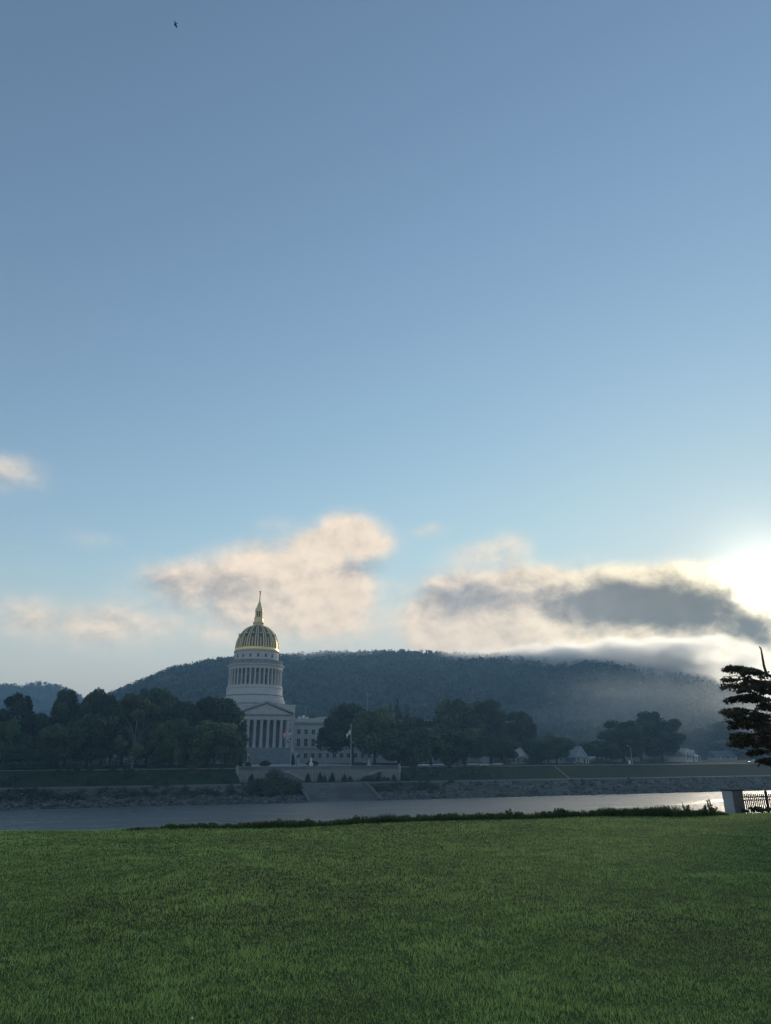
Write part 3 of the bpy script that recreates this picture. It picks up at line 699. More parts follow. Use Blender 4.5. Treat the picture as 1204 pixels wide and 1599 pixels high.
for z_ in (fh-.20, fh-.36, .28): MB().box(-.05, 11.2, -.02, .02, z_-.028, z_+.028).build('rail', M['iron'], fen)
for k in range(95):
    x0 = .06+k*.112
    if min(abs(x0-(1.35+j*2.4)) for j in range(5)) < .05: continue
    MB().box(x0-.024, x0+.024, -.016, .016, .12, fh-.06).lathe([(.02, fh-.06), (.002, fh)], 4, x0, 0).build('picket', M['iron'], fen)
for i, (px, h_) in enumerate(((1166, .5), (1181, .42), (1192, .5), (1202, .4))):
    p = at(px, 1262, Yp-2.2); z_ = lawn_z(p.x, p.y); zt = at(px, 1263-i % 2*2, Yp-2.2).z
    root = empty('leafy_shrub', (p.x, p.y, z_)); g = np.random.default_rng(60+i); hh_ = zt-z_
    tag(root, ['small leafy shrub just right of the pillar by the fence', 'second small shrub along the foot of the iron fence', 'small shrub beside the thick fence post', 'small shrub at the right edge below the fence'][i], 'shrub', 'small shrubs at the foot of the iron fence')
    sb = MB(); L = []
    for k in range(6):
        a = g.uniform(0, 6.28); e = g.uniform(.05, .32); q = (math.cos(a)*e, math.sin(a)*e, hh_*g.uniform(.75, 1.0)); sb.tube([(0, 0, -.05), (q[0]*.4, q[1]*.4, q[2]*.6), q], [.012, .008, .003], 5); L.append((*q, .13, .13, .07))
    sb.build('stem', M['bark'], root); v, f, tn = leaf_cloud(L, 260, .09, seed=80+i, shell=.5); link('leaves', np_mesh('leaves', v, f, 4, M['weed'], attr=tn), root)

# ------------------------------------------------------------------ near tree at the right edge
tp = at(1256, 1186, 25.5); tz = lawn_z(tp.x, tp.y)
nt_ = empty('layered_tree', (tp.x, tp.y, tz)); tag(nt_, 'dark layered tree reaching in from the right edge over the lawn', 'tree')
def rel(px, py): p = at(px, py, 25.5); return p-Vector((tp.x, tp.y, tz))
topz = rel(1200, 1030).z; botz = rel(1200, 1180).z
tb = MB(); tb.tube([(0, 0, -.1), (.04, .02, .8), (.0, .06, botz), (-.05, .0, (botz+topz)/2), (-.15, 0, topz-.3)], [.17, .14, .12, .09, .04], 10)
g = np.random.default_rng(5); LV = []
prof = [(0, 1.6), (.10, 2.55), (.2, 2.6), (.32, 2.2), (.45, 2.5), (.56, 2.65), (.68, 2.5), (.78, 2.6), (.87, 2.3), (1.0, 1.3)]   # fraction down from top -> reach
def limb(a, fz_, ext=1.0):
    z1 = topz-(topz-botz)*fz_; reach = interp(prof, fz_)*ext; z0 = max(.9, z1-.25-reach*.28)
    pts = []; 
    for k in range(6):
        u = k/5; pts.append((math.cos(a)*reach*u, math.sin(a)*reach*u, z0+(z1-z0)*math.sin(u*PI*.55)-.10*u*u))
    tb.tube(pts, [.035*(1-.8*k/5)+.004 for k in range(6)], 5)
    for k in range(26):
        u = g.uniform(.28, 1.0)**.7; i0 = min(int(u*5), 4); fr = u*5-i0; p = Vector(pts[i0]).lerp(Vector(pts[i0+1]), fr)
        side = g.choice([-1, 1])*g.uniform(0, 1)*(.55*(1-u)+.16); ca, sa = math.cos(a+PI/2), math.sin(a+PI/2)
        q = p+Vector((ca*side, sa*side, -.12*abs(side)-.10*u+g.uniform(-.07, .07))); 
        if k % 3 == 0: tb.tube([p, q], [.008, .003], 4)
        s = g.uniform(.09, .19); LV.append((q.x, q.y, q.z, s*1.3, s*1.3, s*.60))
ga = 2.399
for k in range(48):
    limb(k*ga+g.uniform(-.2, .2), (k+.5)/48, g.uniform(.82, 1.02))
for px, py in ((1127, 1036), (1125, 1051), (1138, 1082), (1121, 1103), (1128, 1118), (1126, 1141), (1130, 1153), (1142, 1070)):      # limbs that reach furthest towards the river view
    d = rel(px, py); a = math.atan2(d.y, d.x)+g.uniform(-.12, .12); fz_ = min(1, max(0, (topz-d.z)/(topz-botz))); limb(a, fz_, math.hypot(d.x, d.y)/interp(prof, fz_)*.93)
for px, py in ((1186, 1182), (1190, 1150)): d = rel(px, py); limb(math.atan2(d.y, d.x), 1.0, abs(d.x)/interp(prof, 1.0))
tb.build('trunk', M['bark'], nt_, smooth=True)
a_, b_ = rel(1193, 1040), rel(1188, 1011)
ld = MB(); ld.tube([(a_.x+.05, a_.y, a_.z-.4), a_, (a_.x+(b_.x-a_.x)*.6, a_.y, a_.z+(b_.z-a_.z)*.6), b_], [.05, .045, .035, .02], 6); ld.tube([(b_.x+.01, b_.y, b_.z-.12), (b_.x-.05, b_.y, b_.z+.03), (b_.x-.07, b_.y, b_.z+.05)], [.03, .022, .008], 5); ld.build('dead_leader', M['bark'], nt_)
v, f, tn = leaf_cloud(LV, 34000, .085, seed=15, shell=.6, flat=.9); link('crown', np_mesh('crown', v, f, 4, M['leaf_near'], attr=tn), nt_)

# ------------------------------------------------------------------ rocks and bank growth
g = np.random.default_rng(8)
ico = MB(); 
ph = (1+5**.5)/2
IV = np.array([(-1, ph, 0), (1, ph, 0), (-1, -ph, 0), (1, -ph, 0), (0, -1, ph), (0, 1, ph), (0, -1, -ph), (0, 1, -ph), (ph, 0, -1), (ph, 0, 1), (-ph, 0, -1), (-ph, 0, 1)])/1.9
IF = np.array([(0, 11, 5), (0, 5, 1), (0, 1, 7), (0, 7, 10), (0, 10, 11), (1, 5, 9), (5, 11, 4), (11, 10, 2), (10, 7, 6), (7, 1, 8), (3, 9, 4), (3, 4, 2), (3, 2, 6), (3, 6, 8), (3, 8, 9), (4, 9, 5), (2, 4, 11), (6, 2, 10), (8, 6, 7), (9, 8, 1)])
VV = []; FF = []; TT = []
n = 0
while n < 9500:
    u = g.uniform(-150, 270); v = g.uniform(213.2, 228.3)
    if 51 < u < 74: continue
    if u < 50 and v > 221 and g.random() < .8: continue
    if u > 92 and g.random() < .35: continue
    s = g.uniform(.16, .5)*(1.35 if v < 218 else 1)*(.75 if u > 92 else 1)
    q = IV*g.uniform(.7, 1.25, (12, 3))*s*np.array([g.uniform(.8, 1.5), g.uniform(.7, 1.2), g.uniform(.5, .9)])
    p = uv2(u, v, bumpy(u, v)+s*.15); a = g.uniform(0, 6.28); ca, sa = math.cos(a), math.sin(a)
    q = np.stack([q[:, 0]*ca-q[:, 1]*sa+p.x, q[:, 0]*sa+q[:, 1]*ca+p.y, q[:, 2]+p.z], 1)
    VV.append(q); FF.append(IF+n*12); TT.append(np.full(12, g.uniform(.6, 1.5))); n += 1
tag(link('riprap_rocks', np_mesh('riprap_rocks', np.concatenate(VV), np.concatenate(FF), 3, M['rock'], attr=np.concatenate(TT))), kind='stuff')
LB = []
def clump(u, v, r, h): p = uv2(u, v, bank_z(u, v)); LB.append((p.x, p.y, p.z+h*.4, r, r, h*.6))
for i in range(420): u = g.uniform(-150, 51); v = 219.5+abs(g.normal())*3.8; clump(u, min(v, 228.6), g.uniform(.6, 1.7), g.uniform(.6, 2.2))
for i in range(130): u = g.uniform(-150, 38); clump(u, g.uniform(214.5, 219), g.uniform(.4, .9), g.uniform(.4, 1.0))
for i in range(70): u = g.uniform(36, 51); clump(u, g.uniform(218, 229), g.uniform(1.0, 1.9), g.uniform(1.8, 3.3))
for i in range(60): u = g.uniform(74.5, 96); clump(u, g.uniform(220, 228.5), g.uniform(.6, 1.4), g.uniform(.8, 1.9))
for i in range(80): u = g.uniform(96, 200); clump(u, g.uniform(215, 228), g.uniform(.4, 1.0), g.uniform(.4, 1.3))
for i in range(150): u = g.uniform(-150, 33); clump(u, g.uniform(232, 249)**1.0, g.uniform(.7, 2.0), g.uniform(.5, 1.6))
for i in range(60): u = g.uniform(93, 130); clump(u, g.uniform(234, 249), g.uniform(.6, 1.6), g.uniform(.4, 1.2))
v, f, tn = leaf_cloud(LB, 62000, .42, seed=19, shell=.45); tag(link('bank_undergrowth', np_mesh('bank_undergrowth', v, f, 4, M['bank_leaf'], attr=tn)), kind='stuff')
# countable shrubs
def shrub(px, top, wpx, v, label, conical=True, m='leaf', group='clipped evergreens in front of the terrace wall'):
    u, zt = onv(px, top, v); a, _ = onv(px-wpx/2, top, v); b, _ = onv(px+wpx/2, top, v); wmm = b-a; z0 = bank_z(u, v); h = zt-z0
    root = empty('shrub', tuple(uv2(u, v, z0))); tag(root, label, 'shrub', group); L = []
    for k in range(9):
        q = k/8; r = (wmm/2)*((1-q)**.6*.9+.12 if conical else math.sin(PI*(.25+.6*q))); L.append((random.uniform(-.1, .1)*r, random.uniform(-.1, .1)*r, h*(.1+.82*q), r, r, h*.12))
    vv_, ff_, tn_ = leaf_cloud(L, 1500, .3, seed=int(px*7), shell=.35); link('foliage', np_mesh('foliage', vv_, ff_, 4, M[m], attr=tn_), root)
    MB().tube([(0, 0, -.1), (0, 0, h*.5)], [.08, .05], 6).build('stem', M['bark'], root)
shrub(393, 1208, 11, 242.6, 'reddish dark cone shaped shrub near the left end of the terrace wall')
shrub(403, 1215, 8, 242.6, 'small low shrub beside the reddish cone')
shrub(430, 1200, 34, 241.5, 'large dark bush hiding the left terrace stair', False)
shrub(481, 1207, 9, 243.4, 'first clipped cone right of the left terrace stair')
shrub(500, 1205, 9, 243.4, 'second clipped cone below the double armed lamp')
shrub(507, 1210, 7, 243.0, 'small cone crowding the second clipped cone')
shrub(519, 1206, 9, 243.4, 'third clipped cone in the middle of the terrace wall')
shrub(538, 1208, 9, 243.4, 'fourth clipped cone below the white flag')
shrub(547, 1211, 7, 243.0, 'small cone at the foot of the white flag pole line')
shrub(575, 1211, 20, 240.5, 'dark rounded bush under the right terrace stair', False)
shrub(592, 1206, 9, 241.5, 'upright shrub right of the right terrace stair')
shrub(600, 1213, 9, 241.5, 'low shrub between two upright ones near the right wall end')
shrub(606, 1214, 8, 241.5, 'low shrub by the last white pilasters')
shrub(615, 1209, 8, 241.5, 'upright shrub at the right corner of the terrace wall')
shrub(705, 1217, 9, 228.2, 'round bush on the rocky bank right of the river steps', False, 'bank_leaf', 'bushes on the rocky bank')
shrub(1000, 1217, 8, 228.2, 'low bush on the rocky bank below the hazy trees', False, 'bank_leaf', 'bushes on the rocky bank')
shrub(1081, 1214, 10, 229, 'low bush on the rocky bank below the white house', False, 'bank_leaf', 'bushes on the rocky bank')
shrub(458, 1176, 7, 300, 'narrow dark evergreen on the plaza beside the striped flag pole', True, 'leaf', 'planting on the plaza')
shrub(415, 1188, 20, 286, 'low dark planting bed left of centre on the plaza', False, 'leaf', 'planting on the plaza')
shrub(488, 1188, 22, 286, 'low dark planting bed by the white monument', False, 'leaf', 'planting on the plaza')
for i, (px, top, w_) in enumerate(((388, 1190, 10), (374, 1180, 14), (560, 1190, 26), (300, 1186, 30), (20, 1192, 30), (80, 1190, 26), (150, 1192, 30), (240, 1190, 24), (650, 1188, 16), (690, 1190, 14))):
    shrub(px, top, w_, 264+i % 3, ['low shrub by the globe lamp', 'shrub tucked against the left side of the building steps', 'low hedge shrub under the large dark oak', 'understorey shrub below the pale green tree', 'understorey shrub at the far left', 'understorey shrub right of the layered conifer', 'understorey shrub in front of the white house', 'understorey shrub right of the sycamore trunk', 'roadside shrub under the drooping tree', 'roadside shrub left of the parked cars'][i], False, 'leaf', 'understorey shrubs along the boulevard')

UL = ['dark thicket between trunks at the far left', 'dark thicket beneath the ragged topped tree', 'dark thicket below the layered conifer', 'dark thicket left of the small white house', 'dark thicket right of the small white house', 'dark thicket behind the sycamore trunk', 'dark thicket right of the sycamore', 'dark thicket below the drooping tree', 'dark thicket below the paler green tree', 'dark thicket left of the building steps']
for i, px in enumerate((6, 44, 84, 118, 182, 214, 250, 286, 322, 358)): shrub(px, 1176+(i*7) % 6, 46, 279+i % 2*3, UL[i], False, 'leaf', 'dark thickets under the left trees')
UR = ['dark thicket under the drooping roadside tree', 'dark thicket under the wide low tree', 'dark thicket between the upright dark tree and the half hidden house', 'dark thicket left of the narrow tree', 'dark thicket under the low round tree', 'dark thicket below the tallest hazy tree']
for i, px in enumerate((640, 700, 786, 832, 936, 1020)): shrub(px, 1183-(i*5) % 5, 34, 285, UR[i], False, 'leaf', 'dark thickets under the right trees')

# ------------------------------------------------------------------ domed building (local frame: x along the front, -y towards the river)
CU, CV, CZ = 58.3, 369.8, 10.2
cap = empty('domed_statehouse', tuple(uv2(CU, CV, CZ)), AN)
tag(cap, 'pale stone statehouse with columned portico under a gilded ribbed dome', 'government building')
S_, SD, GD = M['stone'], M['stone_dark'], M['glass_dark']
def zl(z): return z-CZ
# dome stack
MB().lathe([(16.4, 24), (16.4, zl(39.2)), (15.9, zl(39.2)), (15.9, zl(40.9)), (15.2, zl(41.2)), (15.2, zl(42.6)), (14.7, zl(42.9)), (14.45, zl(43.3)), (14.35, zl(46.6)), (14.6, zl(46.9)), (14.6, zl(47.3)), (14.2, zl(47.5)), (14.2, zl(48.3)), (12.0, zl(48.35))], 64).build('drum_base', S_, cap, smooth=True)
MB().lathe([(14.75, zl(43.0)), (14.95, zl(43.15)), (14.95, zl(43.4)), (14.7, zl(43.5))], 64).build('drum_moulding', SD, cap, smooth=True)
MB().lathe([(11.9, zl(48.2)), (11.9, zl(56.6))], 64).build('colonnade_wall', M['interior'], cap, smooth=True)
for k in range(36):
    a = 2*PI*k/36; x, y = 13.35*math.cos(a), 13.35*math.sin(a)
    MB().lathe([(.62, zl(48.3)), (.62, zl(48.7)), (.50, zl(48.8)), (.43, zl(55.4)), (.47, zl(55.5)), (.62, zl(56.2)), (.62, zl(56.45))], 10, x, y).build('column', S_, cap, smooth=True)
for k in range(18):
    a = 2*PI*(k+.25)/18; wb_ = MB(); wb_.box(-.75, .75, -.06, .1, 0, 4.3)
    o = wb_.build('window', GD, cap, (11.93*math.cos(a), 11.93*math.sin(a), zl(49.2)), a-PI/2)
    fb = MB(); fb.box(-.95, -.75, -.05, .22, -.1, 4.5).box(.75, .95, -.05, .22, -.1, 4.5).box(-.95, .95, -.05, .26, 4.5, 4.8); fb.build('frame', S_, o)
MB().lathe([(12.6, zl(56.4)), (14.0, zl(56.5)), (14.0, zl(57.5)), (14.3, zl(57.6)), (14.3, zl(57.9)), (14.9, zl(58.3)), (14.9, zl(58.7)), (14.1, zl(58.8)), (11.8, zl(58.8))], 64, cap=False).build('cornice', S_, cap, smooth=True)
rb = MB(); rb.lathe([(13.75, zl(58.8)), (14.0, zl(58.85)), (14.0, zl(59.2)), (13.8, zl(59.25)), (13.8, zl(60.5)), (14.05, zl(60.55)), (14.05, zl(60.95)), (13.5, zl(60.97)), (13.5, zl(58.8))], 64, cap=False)
for k in range(36): a = 2*PI*k/36; rb.lathe([(.3, zl(59.1)), (.3, zl(60.9))], 6, 13.85*math.cos(a), 13.85*math.sin(a))
rb.build('balustrade', SD, cap, smooth=True)
MB().lathe([(11.65, zl(58.7)), (11.65, zl(60.9)), (11.75, zl(61.0)), (11.6, zl(61.3)), (11.6, zl(65.4)), (11.9, zl(65.6)), (11.95, zl(66.2)), (11.5, zl(66.4)), (10.5, zl(66.5))], 64).build('attic_drum', S_, cap, smooth=True)
for k in range(18):
    a = 2*PI*(k+.25)/18
    MB().box(-.5, .5, -.05, .06, 0, 1.7).build('attic_window', GD, cap, (11.6*math.cos(a), 11.6*math.sin(a), zl(62.3)), a-PI/2)
# gilded base ring, shell, ribs
MB().lathe([(11.3, zl(66.35)), (11.7, zl(66.5)), (11.7, zl(67.0)), (11.35, zl(67.2)), (11.3, zl(67.7)), (11.0, zl(67.75))], 64, cap=False).build('gilded_base_ring', M['gold'], cap, smooth=True)
def dome_r(u):      # u 0..1 from ring to crown
    return 11.1*math.cos(u*PI/2*.94)**.72 if u < 1 else 1.2
zd0, zd1 = zl(67.5), zl(80.2)
prof_ = [(11.15*math.cos(k/20*R(77))**.97, zd0+(zd1-zd0)*math.sin(k/20*R(77))/math.sin(R(77))) for k in range(21)]
MB().lathe(prof_, 64).build('dome_shell', M['dome_panel'], cap, smooth=True)
for k in range(16):
    a = 2*PI*(k+.5)/16
    rbm = MB(); n0 = 0
    for off in (-.055, .055):
        for i in range(20):
            (r1, z1), (r2, z2) = prof_[i], prof_[i+1]; w1, w2 = .17*r1/11+.09, .17*r2/11+.09
            o1, o2 = off*min(r1, 11)*1.05, off*min(r2, 11)*1.05; e = .38
            P_ = lambda r_, z_, s_, o_, ee: ((r_+ee)*math.cos(a)-(o_+s_)*math.sin(a), (r_+ee)*math.sin(a)+(o_+s_)*math.cos(a), z_+ee*.3)
            A_, B_, C_, D_ = P_(r1, z1, -w1, o1, e), P_(r1, z1, w1, o1, e), P_(r2, z2, w2, o2, e), P_(r2, z2, -w2, o2, e)
            a2, b2, c2, d2 = P_(r1, z1, -w1, o1, -.1), P_(r1, z1, w1, o1, -.1), P_(r2, z2, w2, o2, -.1), P_(r2, z2, -w2, o2, -.1)
            rbm.quad(A_, B_, C_, D_); rbm.quad(a2, A_, D_, d2); rbm.quad(B_, b2, c2, C_)
    rbm.build('rib', M['gold_thin'], cap)
    # oculus with gilded hood between ribs
    a = 2*PI*k/16; (r_, z_) = prof_[8]
    wv_ = MB(); wv_.lathe([(.75, 0), (.75, .9)], 12); 
    MB().box(-.55, .55, -.3, .42, -.1, 1.0).build('dormer_vent', GD, cap, (r_*math.cos(a), r_*math.sin(a), z_-.3), a-PI/2)
    MB().prism([(-.75, .0), (.75, 0), (.0, .7)], 'y', -.3, .5).build('vent_hood', M['gold_thin'], cap, (r_*math.cos(a), r_*math.sin(a), z_+.75), a-PI/2)
    # gilded garland on each panel
    gb_ = MB(); nn = 0
    for i in range(1, 7):
        (rr1, zz1) = prof_[i]; sz = .45-.03*i; gb_.box(-sz, sz, -.1, .12, zz1-.35, zz1+.15); gb_.v[-8:] = [(p[0], p[1]+rr1, p[2]) for p in gb_.v[-8:]]
    gb_.build('gilded_garland', M['gold_thin'], cap, rz=a-PI/2)
# lantern
MB().lathe([(2.7, zl(79.9)), (2.95, zl(80.4)), (2.85, zl(80.8)), (2.6, zl(81.0)), (3.0, zl(81.6)), (2.9, zl(82.1)), (2.45, zl(82.4)), (2.35, zl(84.6)), (2.5, zl(84.8)), (2.2, zl(84.9))], 32).build('lantern_base', M['gold_thin'], cap, smooth=True)
MB().lathe([(1.3, zl(84.7)), (1.25, zl(88.2))], 24).build('lantern_core', M['dome_panel'], cap, smooth=True)
for k in range(10):
    a = 2*PI*k/10; MB().lathe([(.26, zl(84.8)), (.2, zl(85.1)), (.18, zl(87.8)), (.27, zl(88.1))], 8, 1.82*math.cos(a), 1.82*math.sin(a)).build('lantern_column', M['gold_thin'], cap, smooth=True)
MB().lathe([(1.9, zl(87.9)), (2.15, zl(88.1)), (2.15, zl(88.9)), (1.95, zl(89.2)), (1.95, zl(89.9)), (1.5, zl(90.3)), (1.25, zl(90.8)), (1.15, zl(91.8)), (.8, zl(92.6)), (.45, zl(93.6)), (.28, zl(94.6))], 28).build('lantern_roof', M['gold_thin'], cap, smooth=True)
MB().lathe([(.28, zl(94.5)), (.18, zl(97.2)), (.36, zl(97.5)), (.3, zl(97.9)), (.1, zl(98.1))], 12).build('spire', M['bronze'], cap, smooth=True)
eg = MB(); eg.lathe([(.08, 0), (.22, .3), (.26, .7), (.16, 1.05), (.16, 1.25), (.03, 1.4)], 10)
for s in (-1, 1): eg.prism([(0, .4), (s*.5, .9), (s*.62, 1.8), (s*.3, 1.3), (0, 1.0)] if s > 0 else [(0, 1.0), (-.3, 1.3), (-.62, 1.8), (-.5, .9), (0, .4)], 'y', -.06, .06)
eg.build('eagle_finial', M['bronze'], cap, (0, 0, zl(98.0)), smooth=False)
# central block and steps up to the drum
BX = 15.8
MB().box(-BX, BX, -28, 28, -.5, 26.6).build('central_block', S_, cap)
MB().box(-BX-.35, BX+.35, -28.35, 28.35, 26.6, 27.2).build('block_cornice', S_, cap)
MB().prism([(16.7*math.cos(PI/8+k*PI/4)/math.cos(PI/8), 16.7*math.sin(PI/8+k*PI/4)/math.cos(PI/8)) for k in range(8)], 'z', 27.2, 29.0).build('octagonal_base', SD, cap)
# portico
PYF = -36.0
zc0, zc1 = zl(17.5), zl(29.8)
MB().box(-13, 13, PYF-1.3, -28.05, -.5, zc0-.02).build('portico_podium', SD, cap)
for k in range(8):
    x = -10.85+3.1*k; MB().lathe([(1.0, zc0), (1.0, zc0+.3), (.82, zc0+.6), (.78, zc0+2), (.68, zc1-1.5), (.72, zc1-1.4), (.98, zc1-.3), (1.02, zc1)], 20, x, PYF).build('column', S_, cap, smooth=True)
for s in (-1, 1):
    x = s*10.85; MB().lathe([(1.0, zc0), (.8, zc0+.6), (.68, zc1-1.5), (1.0, zc1)], 16, x, PYF+4).build('column', S_, cap, smooth=True)
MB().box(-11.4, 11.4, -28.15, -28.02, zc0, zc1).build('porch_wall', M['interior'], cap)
for k in range(7):
    x = -9.3+3.1*k; MB().box(-.75, .75, -.1, .02, 0, 5.2 if k == 3 else 4.4).build('door' if k in (2, 3, 4) else 'window', GD, cap, (x, -28.16, zc0+.1)); MB().box(-.65, .65, -.1, .02, 0, 2.2).build('window', GD, cap, (x, -28.16, zc0+7.4))
MB().box(-12.1, 12.1, PYF-1.15, -28.04, zc1+.01, zc1+2.0).build('entablature', S_, cap)
MB().box(-13.2, 13.2, PYF-1.9, -28.04, zc1+2.01, zc1+2.6).build('portico_cornice', SD, cap)
gz = zc1+2.62; apex = zl(37.9)
MB().prism([(-12.4, gz), (12.4, gz), (0, apex-.9)], 'y', PYF-1.0, -28.04).build('pediment', S_, cap)
rk_ = MB()
for s in (-1, 1):
    pts = [(s*13.4, gz), (s*13.4, gz+.6), (0, apex+.15), (0, apex-.65)]
    if s > 0: pts = pts[::-1]
    rk_.prism(pts, 'y', PYF-2.0, -28.06)
rk_.build('raking_cornice', M['stone_dark'], cap)
rl_ = MB()
for s in (-1, 1):
    pts = [(s*13.55, gz+.61), (s*13.55, gz+.86), (0, apex+.42), (0, apex+.16)]
    if s > 0: pts = pts[::-1]
    rl_.prism(pts, 'y', PYF-2.15, -28.07)
rl_.build('roof_edge', S_, cap)
MB().lathe([(.5, apex+.3), (.5, apex+.6), (.25, apex+.9), (.32, apex+1.2), (.02, apex+1.7)], 10, 0, PYF-1).build('acroterion', S_, cap, smooth=True)
# grand steps
stp = MB(); N_ = 36
for k in range(N_):
    z1 = zc0*(1-k/N_)-.05; y1 = PYF-1.35-(k+1)*.40; stp.box(-11.8, 11.8, y1, y1+.40, -.6, z1)
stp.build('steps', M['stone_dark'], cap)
for s in (-1, 1):
    MB().prism([(PYF-1.34, -.6), (PYF-1.34, zc0+.4), (PYF-4, zc0+.4), (PYF-4, zc0*.72), (PYF-9.5, zc0*.72), (PYF-9.5, zc0*.38), (PYF-16.5, zc0*.38), (PYF-16.5, -.6)], 'x', *sorted((s*11.85, s*13.3))).build('cheek_wall', S_, cap)
# wings
def wing(s, xe):
    x0, x1 = BX+.02, xe
    def bx(a, b, y0, y1, z0, z1, name, m):
        MB().box(*(sorted((s*a, s*b))), y0, y1, z0, z1).build(name, m, cap)
    bx(x0, x1, -25, 12, -.5, zl(17.3), 'wing_base', S_)
    bx(x0, x1, -24.75, 12, zl(17.3), zl(28.6), 'wing_wall', S_)
    bx(x0, x1+.3, -25.35, 12.2, zl(16.9), zl(17.35), 'string_course', M['stone_dark'])
    bx(x0, x1+.4, -25.5, 12.3, zl(28.6), zl(29.6), 'wing_cornice', M['stone_dark'])
    bx(x0, x1, -24.9, 12, zl(29.62), zl(31.4), 'parapet', S_)
    bx(29, 52, -25.05, 5, zl(31.42), zl(32.2), 'attic', S_)
    n = 22
    for i in range(n):
        x = 18.7+3.62*i
        if x > xe-2: break
        for (za, zb, wd_, yf) in ((13.1, 15.0, .8, -25), (18.5, 21.8, .8, -24.75), (24.0, 26.1, .8, -24.75)):
            o = MB().box(-wd_, wd_, -.05, .3, 0, zb-za).build('window', GD, cap, (s*x, yf-.0, zl(za)))
            fb = MB(); fb.box(-wd_-.22, -wd_, -.14, .0, -.15, zb-za+.2).box(wd_, wd_+.22, -.14, 0, -.15, zb-za+.2).box(-wd_-.3, wd_+.3, -.2, 0, zb-za+.2, zb-za+.5).box(-wd_-.3, wd_+.3, -.2, 0, -.4, -.15)
            fb.box(-.05, .05, -.09, -.051, 0, zb-za).box(-wd_, wd_, -.09, -.051, (zb-za)*.5-.05, (zb-za)*.5+.05)
            fb.build('frame', S_, o)
wing(1, 98); wing(-1, 70)
ru, rz_ = onv(474, 1119, 350)
MB().box(-.5, .5, -.5, .5, 0, 1.6).box(1.2, 2.4, -.5, .5, 0, .9).box(-2.6, -1.2, -.4, .6, 0, 1.0).build('roof_units', M['white'], cap, (ru-CU, 350-CV, 21.25))
MB().tube([(0, 0, 21), (0, 0, 27.2)], [.09, .05], 6).build('antenna_mast', M['pole'], cap, (ru-CU+.8, 350-CV, 0))

# ------------------------------------------------------------------ terrace on the bank
ter = empty('river_terrace', tuple(uv2(63, 245, 4.7)), AN); tag(ter, 'long pale pilastered terrace wall above the river steps', 'retaining wall')
def tl(u): return u-63
MB().box(tl(34.2), tl(91.9), .0, 1.0, -.4, 3.6).build('wall', M['stone_dark'], ter)
MB().box(tl(34.0), tl(92.1), -.35, 1.0, 3.6, 3.85).build('coping', M['concrete'], ter)
MB().box(tl(34.0), tl(92.1), .55, 1.4, 3.86, 5.0).build('upper_parapet', M['concrete_dark'], ter)
MB().box(tl(33.9), tl(92.2), .45, 1.5, 5.01, 5.14).build('parapet_cap', M['concrete'], ter)
g = np.random.default_rng(3); k = 0
x = 34.7
while x < 91.6:
    if not (49.6 < x < 56.6 or 75.8 < x < 84.2): MB().box(-.2, .2, -.28, -.01, -.3, 3.58).build('pilaster', M['concrete'], ter, (tl(x), 0, 0))
    x += 1.15 if (int(x/6) % 2) else .85
for (pts, nm) in (([(49.8, -.3), (49.8, 3.0), (51.0, 3.0), (56.6, .5), (56.6, -.3)], 'stair'), ([(84.2, -.3), (84.2, 3.0), (83.0, 3.0), (75.8, .5), (75.8, -.3)][::-1], 'stair')):
    o = MB().prism([(tl(a), b) for a, b in pts], 'y', -2.3, -.36).build(nm, M['concrete_dark'], ter)
    p2 = [(a, max(b, .2)) for a, b in pts if b > 0]
    q = sorted([(a, b) for a, b in p2]); top = [(tl(a), b+.75) for a, b in q]; bot = [(tl(a), b+.02) for a, b in q][::-1]
    MB().prism((bot+top)[::1], 'y', -2.6, -2.31).build('balustrade', M['concrete'], o)
for x in (34.4, 91.7): MB().box(-.4, .4, -.6, .4, -.3, 5.2).lathe([(.25, 5.2), (.3, 5.4), (.2, 5.6), (.05, 5.7)], 10).build('end_pier', M['concrete'], ter, (tl(x), 0, 0))
rs = empty('river_steps', tuple(uv2(62.5, 229, 0)), AN); tag(rs, 'broad dark stone steps running down from the terrace into the river', 'steps')
st = MB(); n = 24
for k in range(n): v1 = 228.9-15.5*(k+1)/n; z1 = 4.75*(1-k/n)-.15; st.box(-10.7, 10.7, v1-229, v1-229+15.5/n, -1.0, z1)
st.box(-10.7, 10.7, -.1, 3.2, 4, 4.72)
st.build('flight', M['concrete_dark'], rs)
for s in (-1, 1):
    MB().prism([(-17.0, -1), (-17.0, .5), (-.2, 5.05), (.3, 5.05), (.3, -1)], 'x', *sorted((s*10.75, s*11.6))).build('side_wall', M['path'], rs)

